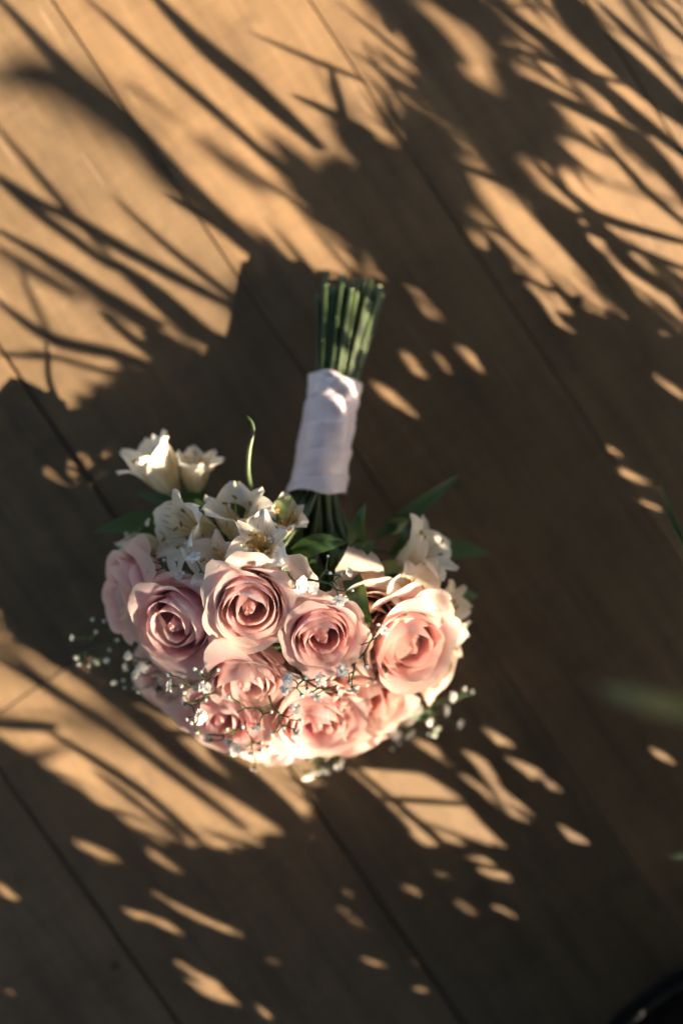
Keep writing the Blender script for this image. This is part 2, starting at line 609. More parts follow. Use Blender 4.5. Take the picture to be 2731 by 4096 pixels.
def rose_heart(rng):
    mb = MB()
    nu, nv = 60, 8
    v, uv = [], []
    turns = 2.6
    for j in range(nv):
        vv = j / (nv - 1)
        for i in range(nu):
            s = i / (nu - 1)
            a = s * turns * 2 * math.pi
            r = 0.025 + 0.125 * s
            bell = 1 + 0.55 * math.sin(math.pi * min(1, vv * 1.05)) * s
            z = 0.25 + vv * (0.84 - 0.06 * s + 0.035 * math.sin(a * 1.7))
            r2 = r * bell * (1 - 0.25 * vv)
            v.append((r2 * math.cos(a), r2 * math.sin(a), z))
            uv.append((s * 3, 0.25 + 0.7 * vv))
    mb.add(v, grid_faces(nu, nv), uv, 0)
    # swollen green hip and five sepals below the petals
    prof = [(0.02, -0.34), (0.11, -0.30), (0.15, -0.18), (0.13, -0.05), (0.20, 0.03), (0.24, 0.07)]
    seg = 10
    v, f = [], []
    for (r, z) in prof:
        for k in range(seg):
            a = 2 * math.pi * k / seg
            v.append((r * math.cos(a), r * math.sin(a), z))
    for j in range(len(prof) - 1):
        for k in range(seg):
            f.append((j * seg + k, j * seg + (k + 1) % seg, (j + 1) * seg + (k + 1) % seg, (j + 1) * seg + k))
    mb.add(v, f, None, 1)
    for k in range(5):
        a = 2 * math.pi * k / 5 + rng.uniform(-0.2, 0.2)
        v = []
        for j in range(5):
            s = j / 4
            r, z, w = 0.15 + 0.55 * s, 0.0 + 0.08 * s - 0.25 * s * s, 0.14 * (1 - s) ** 0.8 + 0.004
            for sgn in (-1, 1):
                v.append((r * math.cos(a) - sgn * w * math.sin(a), r * math.sin(a) + sgn * w * math.cos(a), z))
        mb.add(v, grid_faces(2, 5), None, 1)
    return mb.build('rose')


PINK = (0.93, 0.70, 0.70)
ROSES = [
    # px, py, z, facing, radius, colour, openness, petals
    (1000, 2425, .150, (-.04, -.26, .96), .0315, (0.95, 0.66, 0.68), 1.0, 21),
    (712, 2490, .122, (-.36, -.24, .90), .0350, (0.97, 0.59, 0.69), 0.75, 19),
    (520, 2372, .092, (-.84, -.06, .50), .0350, (0.97, 0.62, 0.72), 0.7, 18),
    (1288, 2540, .148, (.10, -.36, .93), .0280, (0.97, 0.61, 0.65), 0.8, 21),
    (985, 2712, .124, (-.10, -.72, .68), .0325, (0.97, 0.66, 0.68), 0.85, 20),
    (1628, 2575, .120, (.32, -.32, .89), .0370, (0.97, 0.64, 0.66), 0.75, 19),
    (1265, 2880, .104, (.06, -.56, .83), .0345, (0.97, 0.60, 0.65), 0.8, 19),
    (890, 2855, .100, (-.24, -.52, .82), .0335, (0.97, 0.58, 0.67), 0.7, 19),
    (1455, 2800, .098, (.30, -.52, .80), .0355, (0.97, 0.64, 0.62), 0.9, 18),
    (1735, 2650, .070, (.80, -.34, .48), .0310, (0.97, 0.71, 0.60), 0.9, 18),
    (1420, 2955, .050, (.30, -.94, .18), .0300, (0.97, 0.70, 0.70), 0.8, 17),
    (690, 2735, .078, (-.52, -.52, .68), .0325, (0.97, 0.69, 0.70), 0.8, 18),
    (1085, 2965, .060, (-.04, -.86, .50), .0340, (0.97, 0.66, 0.72), 0.8, 17),
    (1475, 2492, .122, (.16, -.10, .98), .0330, (0.97, 0.71, 0.56), 1.0, 17),
    (860, 2905, .046, (-.50, -.84, .15), .0280, (0.97, 0.62, 0.65), 0.8, 17),
    (1160, 2690, .040, (.0, -.80, -.55), .0300, PINK, 0.8, 14),
    (760, 2480, .044, (-.72, -.30, -.60), .0300, PINK, 0.8, 14),
    (1520, 2590, .044, (.66, -.40, -.60), .0300, PINK, 0.8, 14),
]
ROSE_BASES = []


def build_roses():
    for k, (px, py, z, n, rad, col, op, npet) in enumerate(ROSES):
        rng = random.Random(100 + k)
        n = Vector(n).normalized()
        c = P(px, py, z)
        pos = c - n * (0.80 * rad)
        m = Matrix.Translation(pos) @ frame_from(n, rng.uniform(0, 6.28)) @ Matrix.Scale(rad, 4)
        ro = link('rose', rose_heart(rng), [M_PETAL, M_CALYX], bouquet, mat=m)
        ro.color = (*col, 0.0)
        ROSE_BASES.append((pos - n * 0.30 * rad, n))
        a = 0.0
        for i in range(npet):
            t = (i + 0.5) / npet
            a += math.radians(137.5) + rng.uniform(-0.25, 0.25)
            pe = link('petal', rose_petal(t, a, rng, op), M_PETAL, ro)
            j = rng.uniform(-0.03, 0.03)
            pe.color = (min(1, col[0] + j * 0.5), col[1] + j, col[2] + j, t)


build_roses()


def tepal(phi, inner, L, flare, rng):
    nu, nv = 9, 13
    ww = L * (0.19 if inner else 0.30) * rng.uniform(0.9, 1.1)
    fl = flare * rng.uniform(0.85, 1.15)
    cup = (0.4 if inner else 0.6) * rng.uniform(0.7, 1.2)
    p1, p2 = rng.uniform(0, 6.28), rng.uniform(0, 6.28)
    r, z = 0.0025, 0.0
    ds = L / (nv - 1)
    prof = []
    for j in range(nv):
        v = j / (nv - 1)
        al = R(10) + (fl - R(10)) * v ** 1.3 + R(28) * max(0.0, v - .75) / .25
        prof.append((r, z, al))
        r += math.sin(al) * ds
        z += math.cos(al) * ds
    v_, uv = [], []
    for j in range(nv):
        v = j / (nv - 1)
        r0, z0, al = prof[j]
        w = ww * (0.16 + 0.84 * math.sin(math.pi * min(1.0, v) ** 1.25 * 0.97) ** 0.75) if v > 0 else ww * 0.16
        w *= 1.0 - .35 * max(0.0, v - .7) / .3
        for i in range(nu):
            u = -1 + 2 * i / (nu - 1)
            lat = u * w
            off = cup * lat * lat / max(ww, 1e-6) * 0.55 + 0.0013 * math.sin(3 * u + 7 * v + p1) * v + 0.0008 * math.sin(7 * u + 9 * v + p2) * v * v
            rr = r0 - off * math.cos(al)
            zz = z0 + off * math.sin(al)
            x = rr * math.cos(phi) - lat * math.sin(phi)
            y = rr * math.sin(phi) + lat * math.cos(phi)
            v_.append((x, y, zz))
            uv.append(((u + 1) / 2, v))
    return mesh('petal', v_, grid_faces(nu, nv), uv)


ALSTRO = [
    # base px, py, z, axis, length, flare, spin
    (705, 1995, .060, (-.50, .78, .25), .050, R(46), .3),
    (775, 1985, .056, (.12, .82, .40), .038, R(38), .8),
    (885, 2145, .100, (-.80, .12, .55), .050, R(80), .2),
    (955, 2190, .098, (-.05, .80, .55), .048, R(50), .5),
    (1055, 2215, .125, (-.12, .38, .92), .036, R(68), .1),
    (930, 2275, .114, (-.30, .20, .93), .040, R(80), .6),
    (650, 2205, .066, (-.70, .45, .42), .034, R(58), .4),
    (1565, 2285, .086, (.72, .50, .42), .050, R(66), .2),
    (1590, 2410, .094, (.40, .30, .85), .044, R(70), .9),
    (1670, 2440, .078, (.80, .12, .58), .038, R(64), .3),
    (1705, 2515, .066, (.82, -.25, .50), .032, R(50), .7),
    (1130, 2140, .100, (.12, .62, .70), .030, R(48), .7),
]
ALSTRO_BASES = []


def build_alstroemeria():
    for k, (px, py, z, ax, L, fl, spin) in enumerate(ALSTRO):
        rng = random.Random(300 + k)
        ax = Vector(ax).normalized()
        pos = P(px, py, z)
        m = Matrix.Translation(pos) @ frame_from(ax, spin)
        mb = MB()
        mb.tube([(0, 0, -0.010), (0, 0, -0.004), (0, 0, 0.003), (0, 0, 0.007)], [0.0014, 0.0032, 0.0034, 0.0026], 8, 0)
        for s in range(6):
            a = s * math.pi / 3 + rng.uniform(-.3, .3)
            rr = L * rng.uniform(0.12, 0.30)
            h = L * rng.uniform(0.62, 0.80)
            pts = [(0, 0, 0.003), (rr * .25 * math.cos(a), rr * .25 * math.sin(a), h * .5), (rr * math.cos(a), rr * math.sin(a), h)]
            mb.tube([tuple(q) for q in spline(pts, 6)], 0.00045, 4, 1)
            e = Vector(pts[2])
            d = Vector((math.cos(a + 1), math.sin(a + 1), 0.4)) * 0.0022
            mb.tube([e - d, e - d * .5, e + d * .5, e + d], [0.0003, 0.0010, 0.0010, 0.0003], 5, 2)
        fo = link('alstroemeria_flower', mb.build('alstroemeria_flower'), [M_CALYX, M_STAMEN, M_ANTHER], bouquet, mat=m)
        for s in range(6):
            inner = s % 2 == 1
            lt = L * (0.98 if inner else 1.0) * rng.uniform(0.93, 1.06)
            link('petal', tepal(s * math.pi / 3 + rng.uniform(-.12, .12), inner, lt, fl * (0.85 if inner else 1.0), rng),
                 M_TEP_S if inner or rng.random() < 0.15 else M_TEP_W, fo)
        ALSTRO_BASES.append((pos - ax * 0.010, ax))


build_alstroemeria()


def leaf_mesh(pts, width, name='leaf', fold=0.25, twist=0.0, nrm=None, shape=0.9, wave=0.0, seed=0, nu=5):
    """lanceolate blade along 3-D points"""
    rng = random.Random(seed)
    n = max(9, 3 * len(pts))
    sp = [Vector(q) for q in spline([tuple(p) for p in pts], n)]
    v_, uv = [], []
    ph = rng.uniform(0, 6.28)
    for j, p in enumerate(sp):
        v = j / (n - 1)
        t = (sp[min(j + 1, n - 1)] - sp[max(j - 1, 0)]).normalized()
        up = Vector(nrm) if nrm is not None else Vector((0, 0, 1))
        s = t.cross(up)
        s = s.normalized() if s.length > 1e-4 else t.orthogonal().normalized()
        up = s.cross(t).normalized()
        ang = twist * (v - 0.3)
        s, up = s * math.cos(ang) + up * math.sin(ang), up * math.cos(ang) - s * math.sin(ang)
        w = width / 2 * max(0.02, math.sin(math.pi * min(1.0, v * 0.93 + 0.07) ** 0.85)) ** shape
        if v > 0.985:
            w = width * 0.01
        for i in range(nu):
            u = -1 + 2 * i / (nu - 1)
            lift_ = abs(u) * w * fold + wave * width * math.sin(9 * v + ph) * u
            v_.append(p + s * (u * w) + up * lift_)
            uv.append(((u + 1) / 2, v))
    return mesh(name, v_, grid_faces(nu, n), uv)


LEAVES = [
    # points (px, py, z), width px, material, twist, fold
    ([(730, 2115, .088), (560, 2085, .082), (375, 2128, .070)], 88, 'd', 0.3, .25),
    ([(850, 1995, .070), (690, 2000, .066), (545, 1975, .056)], 72, 'd', 0.2, .3),
    ([(1170, 2205, .118), (1280, 2172, .130), (1388, 2170, .126)], 82, 'm', 0.4, .3),
    ([(1450, 2270, .100), (1428, 2150, .118), (1442, 2075, .126), (1462, 2010, .120)], 74, 'm', 1.4, .4),
    ([(1400, 2235, .108), (1455, 2195, .118), (1500, 2165, .112)], 58, 'm', -0.6, .3),
    ([(1500, 2150, .070), (1680, 2020, .064), (1845, 1893, .050)], 66, 'd', 0.2, .25),
    ([(1640, 2210, .058), (1820, 2195, .050), (1955, 2218, .042)], 84, 'd', 0.3, .25),
    ([(1370, 2200, .096), (1418, 2350, .128), (1448, 2440, .142), (1492, 2515, .136)], 84, 'd', -0.7, .35),
    ([(1760, 2450, .062), (1850, 2388, .056), (1915, 2385, .050)], 64, 'm', 0.3, .3),
    ([(1030, 2100, .095), (1115, 2040, .112), (1170, 1982, .112)], 78, 'p', 0.5, .35),
    ([(1150, 2250, .114), (1225, 2236, .120), (1262, 2200, .122)], 34, 'm', 0.8, .3),
    ([(1150, 2270, .112), (1215, 2250, .118), (1268, 2243, .122)], 32, 'm', 0.2, .3),
    ([(1540, 2125, .066), (1590, 2098, .068), (1635, 2078, .070)], 62, 'p', 0.2, .4),
    ([(1480, 2290, .086), (1570, 2265, .096), (1660, 2270, .098)], 56, 'p', 0.3, .3),
    ([(1500, 2330, .082), (1580, 2320, .094), (1690, 2330, .100)], 50, 'm', 0.3, .3),
    ([(1300, 2420, .070), (1340, 2330, .088), (1345, 2220, .098)], 64, 'd', 0.5, .3),
    ([(1450, 2440, .078), (1400, 2330, .092), (1385, 2240, .098)], 60, 'd', -0.4, .3),
    ([(1230, 2400, .085), (1265, 2310, .105), (1250, 2240, .110)], 54, 'd', 0.5, .3),
    ([(1560, 2460, .078), (1500, 2390, .096), (1470, 2300, .096)], 58, 'd', 0.5, .3),
    ([(1760, 2560, .080), (1770, 2480, .086), (1745, 2440, .084)], 60, 'm', 0.3, .3),
    ([(1130, 2090, .090), (1180, 2060, .100), (1225, 2010, .098)], 46, 'm', 0.6, .3),
    ([(640, 2200, .070), (560, 2170, .070), (480, 2190, .064)], 60, 'd', 0.2, .3),
    ([(1330, 2120, .082), (1335, 2190, .098), (1320, 2270, .104)], 40, 'm', 0.4, .3),
    ([(820, 2330, .110), (900, 2300, .118), (980, 2290, .122)], 44, 'd', 0.4, .3),
    ([(900, 2740, .060), (800, 2800, .058), (700, 2800, .050)], 70, 'd', 0.3, .3),
    ([(1550, 2820, .050), (1640, 2850, .044), (1720, 2880, .034)], 60, 'd', 0.3, .3),
    ([(1740, 2480, .070), (1815, 2475, .068), (1872, 2432, .060)], 48, 'p', 0.5, .3),
    ([(760, 2020, .072), (830, 2050, .082), (905, 2050, .086)], 50, 'd', 0.4, .3),
    ([(700, 2180, .090), (620, 2120, .096), (560, 2130, .094)], 46, 'm', 0.5, .3),
    ([(840, 2230, .112), (800, 2160, .120), (790, 2090, .116)], 44, 'd', 0.5, .3),
    ([(1110, 2180, .110), (1100, 2110, .118), (1060, 2050, .112)], 40, 'm', -0.5, .3),
    ([(1010, 2100, .100), (960, 2040, .106), (900, 2010, .100)], 40, 'd', 0.5, .3),
    ([(1600, 2330, .090), (1700, 2370, .100), (1780, 2360, .094)], 46, 'd', 0.5, .3),
    ([(1560, 2220, .080), (1610, 2160, .088), (1620, 2100, .082)], 40, 'm', 0.4, .3),
]


def build_leaves():
    mm = {'d': M_LEAF, 'm': M_LEAF, 'p': M_PALE}
    for k, (pts, w, mk, tw, fo) in enumerate(LEAVES):
        zz = sum(p[2] for p in pts) / len(pts)
        me = leaf_mesh([P(*p) for p in pts], w * pxm(zz), 'leaf', fo, tw, None, 0.9, 0.04, k)
        link('leaf', me, mm[mk], bouquet)
    mb = MB()
    pts = spline([tuple(P(*q)) for q in ((1012, 2040, .088), (1003, 1960, .098), (992, 1880, .106), (998, 1800, .110), (1014, 1725, .112), (1008, 1690, .112), (988, 1664, .110))], 28)
    mb.tube([tuple(q) for q in pts], [lerp(.0026, .0007, (i / 27) ** 0.8) for i in range(28)], 6)
    link('tendril', mb.build('tendril'), M_STEM, bouquet)


build_leaves()

# ------------------------------------------------------------------ stems and ribbon
E0, E1, E2 = P(1402, 1178, .030), P(1346, 1528, .042), P(1262, 1972, .063)


def axis_pt(s):
    """s = 0 stem ends, 1 top of ribbon, 2 bottom of ribbon"""
    return E0.lerp(E1, s) if s <= 1 else E1.lerp(E2, s - 1)


HX = (E1 - E0).normalized().cross(Vector((0, 0, 1))).normalized()      # across the handle
HZ = HX.cross((E1 - E0).normalized()).normalized()


def build_stems():
    rng = random.Random(12)
    targets = [b for b in ROSE_BASES] + [b for b in ALSTRO_BASES]
    for k in range(26):
        targets.append((P(rng.uniform(850, 1650), rng.uniform(2230, 2450), rng.uniform(.05, .085)), Vector((0, -.4, .9))))
    n = len(targets)
    # sunflower packing of the bundle; match each slot with the target on the same side
    slots = []
    for i in range(n):
        r = math.sqrt((i + 0.5) / n)
        a = i * 2.39996
        slots.append((r * math.cos(a), r * math.sin(a)))
    ctr = sum((b[0] for b in targets), Vector()) / n
    order_t = sorted(range(n), key=lambda i: -(targets[i][0] - ctr).dot(HX))
    order_s = sorted(range(n), key=lambda i: -slots[i][0])
    for ti, si in zip(order_t, order_s):
        base, nn = targets[ti]
        x, y = slots[si]
        j = rng.uniform(-.010, .012)
        tip = E0 + (E0 - E1).normalized() * j + HX * (x * .0240 + rng.uniform(-.001, .001)) + HZ * (y * .0205)
        if tip.z < .0045:
            tip.z = .0045
        pts = [tip]
        for s in (0.5, 1.0, 1.5, 2.0):
            q = lerp(.0225, .0142, min(1, s)) if s <= 1 else .0142
            pts.append(axis_pt(s) + HX * (x * q) + HZ * (y * q))
        last = pts[-1]
        mid = last.lerp(base, 0.45) + (E2 - E1).normalized() * 0.012 + Vector((0, 0, 0.004))
        pts += [mid, base - nn * 0.012, base]
        rad = rng.uniform(.0021, .0031) if ti < len(ROSES) else rng.uniform(.0014, .0024)
        m = 30
        sp = [tuple(q) for q in spline([tuple(p) for p in pts], m)]
        mb = MB()
        mb.tube(sp, [rad * (1.0 if i < 20 else lerp(1.0, 0.62, (i - 20) / (m - 21))) for i in range(m)], 7)
        d0 = (Vector(sp[0]) - Vector(sp[1])).normalized()
        mb.tube([Vector(sp[0]) + d0 * .0001, Vector(sp[0]) + d0 * .0006], [rad * .93, rad * .80], 7, 1)
        for _ in range(2):                                    # thorn scars and leaf nodes
            k = rng.randrange(1, 8)
            q = Vector(sp[k])
            d = Vector((rng.uniform(-1, 1), rng.uniform(-.3, .3), rng.uniform(0, 1))).normalized()
            mb.tube([q + d * rad * .6, q + d * rad * 1.25, q + d * rad * 1.5], [rad * .55, rad * .35, rad * .08], 5, 0)
        link('stem', mb.build('stem'), [M_STEM, M_CUT], bouquet)


build_stems()


def build_wrap():
    rng = random.Random(3)
    nl, nc = 130, 72
    ax = (E2 - E1).normalized()
    L = (E2 - E1).length
    v, uv = [], []
    nturn = 4.3
    for j in range(nl):
        s = j / (nl - 1)
        c = E1 + ax * (s * L)
        flare = .0012 * math.exp(-s * 22) + .0022 * math.exp(-(1 - s) * 14)
        for k in range(nc):
            a = 2 * math.pi * k / nc
            # overlapping turns of ribbon: a small step that winds round, plus creases
            ph = (s * nturn + a / (2 * math.pi)) % 1.0
            step = .0012 * (1 - ph) ** 1.2 if ph > 0.03 else .0012 * ph / 0.03
            lump = .0006 * math.sin(3 * a + 5 * s + 0.6) + .0004 * math.sin(5 * a - 11 * s + 2) + .0003 * math.sin(2 * a + 23 * s)
            crease = .0003 * math.sin(40 * s + 3 * math.sin(a * 2 + s * 4))
            r = .0172 + flare + step + lump + crease + .0012 * s
            axo = .0030 * math.sin(a + 0.8) * (s - 0.5) * 2 + .0012 * math.sin(4 * a) * (1 if j in (0, nl - 1) else 0)
            v.append(c + ax * axo + HX * (r * math.cos(a)) + HZ * (r * math.sin(a)))
            uv.append((k / nc, s * nturn))
    f = []
    for j in range(nl - 1):
        for k in range(nc):
            k2 = (k + 1) % nc
            f.append((j * nc + k, j * nc + k2, (j + 1) * nc + k2, (j + 1) * nc + k))
    w = link('ribbon_wrap', mesh('ribbon_wrap', v, f, uv), M_SATIN, bouquet)
    sd = w.modifiers.new('thickness', 'SOLIDIFY')
    sd.thickness = 0.0009
    sd.offset = -1
    # loose fold of ribbon along the upper edge
    mb = MB()
    vv, u2 = [], []
    for i in range(40):
        t = i / 39
        a = lerp(0.35, 2.75, t)
        for q in range(5):
            s = q / 4
            r = .0186 + .0014 * math.sin(math.pi * s) + .0006 * math.sin(9 * a + 3 * s)
            off = lerp(-.001, .010 + .009 * (1 - t), s)
            vv.append(E1 + ax * off + HX * (r * math.cos(a)) + HZ * (r * math.sin(a)))
            u2.append((t, s))
    mb.add(vv, grid_faces(5, 40), u2)
    o = link('ribbon_fold', mb.build('ribbon_fold'), M_SATIN, w)
    sd = o.modifiers.new('thickness', 'SOLIDIFY')
    sd.thickness = 0.0006
    # two pearl-headed pins
    for (s, a) in ((1.42, 1.35), (1.16, 2.0)):
        c = axis_pt(s) + (HX * math.cos(a) + HZ * math.sin(a)) * .0196
        mb = MB()
        rings = []
        seg = 8
        for j in range(6):
            b = math.pi * j / 5
            for k in range(seg):
                q = 2 * math.pi * k / seg
                rings.append(c + Vector((math.sin(b) * math.cos(q), math.sin(b) * math.sin(q), math.cos(b))) * .0016)
        ff = [(j * seg + k, j * seg + (k + 1) % seg, (j + 1) * seg + (k + 1) % seg, (j + 1) * seg + k) for j in range(5) for k in range(seg)]
        mb.add(rings, ff)
        link('pin_head', mb.build('pin_head'), M_SATIN, w)


build_wrap()


# ------------------------------------------------------------------ gypsophila
def blossom_mesh(seed):
    rng = random.Random(seed)
    mb = MB()
    for ring, (cnt, el, ln) in enumerate(((9, 0.15, 1.0), (8, 0.55, .88), (6, 0.95, .72), (4, 1.25, .6))):
        for k in range(cnt):
            a = 2 * math.pi * (k + 0.5 * ring) / cnt + rng.uniform(-.25, .25)
            e = el + rng.uniform(-.18, .18)
            l = ln * rng.uniform(.85, 1.1)
            w = .26 * rng.uniform(.8, 1.2)
            d = Vector((math.cos(a) * math.cos(e), math.sin(a) * math.cos(e), math.sin(e)))
            s = Vector((-math.sin(a), math.cos(a), 0))
            up = s.cross(d) * -1
            tw = rng.uniform(-.5, .5)
            s = s * math.cos(tw) + up * math.sin(tw)
            b = Vector((0, 0, 0))
            m = d * (.55 * l) + up * .05
            t = d * l - up * rng.uniform(-.05, .18)
            vv = [b + d * .08 - s * .05, b + d * .08 + s * .05, m - s * w * .8, m + s * w * .8, t - s * w, t - d * .10, t + s * w]
            mb.add(vv, [(0, 1, 3, 2), (2, 5, 4), (2, 3, 5), (3, 6, 5)], [(0, 0), (1, 0), (0, .5), (1, .5), (0, 1), (.5, .9), (1, 1)], 0)
    prof = [(.05, -.55), (.24, -.42), (.30, -.18), (.26, .06)]
    seg = 6
    v = [(r * math.cos(2 * math.pi * k / seg), r * math.sin(2 * math.pi * k / seg), z) for r, z in prof for k in range(seg)]
    f = [(j * seg + k, j * seg + (k + 1) % seg, (j + 1) * seg + (k + 1) % seg, (j + 1) * seg + k) for j in range(3) for k in range(seg)]
    mb.add(v, f, None, 1)
    me = mb.build('blossom')
    me.materials.append(M_GYP)
    me.materials.append(M_CALYX)
    return me


def bud_mesh(seed):
    rng = random.Random(seed)
    mb = MB()
    seg = 8
    prof = [(.10, -1.0), (.62, -.70), (.86, -.10), (.80, .30)]
    v = [(r * math.cos(2 * math.pi * k / seg), r * math.sin(2 * math.pi * k / seg), z) for r, z in prof for k in range(seg)]
    f = [(j * seg + k, j * seg + (k + 1) % seg, (j + 1) * seg + (k + 1) % seg, (j + 1) * seg + k) for j in range(3) for k in range(seg)]
    mb.add(v, f, None, 1)
    prof = [(.76, .18), (.84, .55), (.55, .95), (.12, 1.10)]
    v, uv = [], []
    for r, z in prof:
        for k in range(seg):
            rr = r * (1 + .12 * (-1) ** k) * rng.uniform(.94, 1.06)
            v.append((rr * math.cos(2 * math.pi * k / seg), rr * math.sin(2 * math.pi * k / seg), z))
            uv.append((k / seg, .6))
    mb.add(v, f, uv, 0)
    me = mb.build('flower_bud')
    me.materials.append(M_GYP)
    me.materials.append(M_CALYX)
    return me


BLOSSOMS = [blossom_mesh(s) for s in (1, 2, 3, 4)]
BUDS = [bud_mesh(s) for s in (5, 6, 7)]


def sprig(root, tips, seed, twig=.0007):
    """tips: (px, py, z, kind, size)  kind B blossom, b bud, n bare tip"""
    rng = random.Random(seed)
    mb = MB()
    heads = []

    def grow(p, pd, group, rad, depth):
        mean = sum((g[0] for g in group), Vector()) / len(group)
        if len(group) == 1:
            tip = group[0][0]
            ln = (tip - p).length
            mid = p.lerp(tip, .5) + Vector((rng.uniform(-1, 1), rng.uniform(-1, 1), rng.uniform(-.3, 1))) * ln * .09
            pts = spline([tuple(p), tuple(mid), tuple(tip)], 6)
            mb.tube([tuple(q) for q in pts], [max(rad * lerp(1, .75, i / 5), .00032) for i in range(6)], 5)
            if ln > .010:                                    # a pair of tiny bracts at a node
                for sg in (-1, 1):
                    d = Vector((rng.uniform(-1, 1), rng.uniform(-1, 1), rng.uniform(-.2, .8))).normalized()
                    mb.tube([mid, mid + d * .0026], [.0005, .0001], 4, 0)
            heads.append((tip, (tip - mid).normalized(), group[0][1], group[0][2]))
            return
        node = p.lerp(mean, rng.uniform(.42, .58)) + Vector((rng.uniform(-1, 1), rng.uniform(-1, 1), 0)) * (mean - p).length * .10
        mid = p.lerp(node, .5) + Vector((rng.uniform(-1, 1), rng.uniform(-1, 1), 0)) * (node - p).length * .05
        pts = spline([tuple(p), tuple(mid), tuple(node)], 6)
        mb.tube([tuple(q) for q in pts], [rad * lerp(1, .85, i / 5) for i in range(6)], 5)
        far = max(group, key=lambda g: (g[0] - mean).length)[0]
        ax = (far - mean).normalized() if (far - mean).length > 1e-6 else Vector((1, 0, 0))
        gs = sorted(group, key=lambda g: (g[0] - mean).dot(ax))
        h = max(1, min(len(gs) - 1, len(gs) // 2 + rng.choice((0, 0, 1 if len(gs) > 3 else 0))))
        grow(node, node - p, gs[:h], rad * .82, depth + 1)
        grow(node, node - p, gs[h:], rad * .82, depth + 1)

    group = [(P(t[0], t[1], t[2]), t[3], t[4]) for t in tips]
    grow(P(*root), None, group, twig * 1.5, 0)
    so = link('gypsophila_sprig', mb.build('gypsophila_sprig'), M_TWIG, bouquet)
    for tip, d, kind, size in heads:
        if kind == 'n':
            continue
        up = (d + Vector((rng.uniform(-.5, .5), rng.uniform(-.5, .5), .55))).normalized()
        sz = size * pxm(.14) * (.72 if root[0] == 660 else 1.05 if kind == 'B' else .76)
        m = Matrix.Translation(tip + up * (sz * .5)) @ frame_from(up, rng.uniform(0, 6.28)) @ Matrix.Scale(sz, 4)
        if kind == 'B':
            link('blossom', rng.choice(BLOSSOMS), None, so, mat=m)
        else:
            link('flower_bud', rng.choice(BUDS), None, so, mat=m)


def B(x, y, z, s=30):
    return (x, y, z, 'B', s)


def b(x, y, z, s=12):
    return (x, y, z, 'b', s)


def N(x, y, z):
    return (x, y, z, 'n', 0)


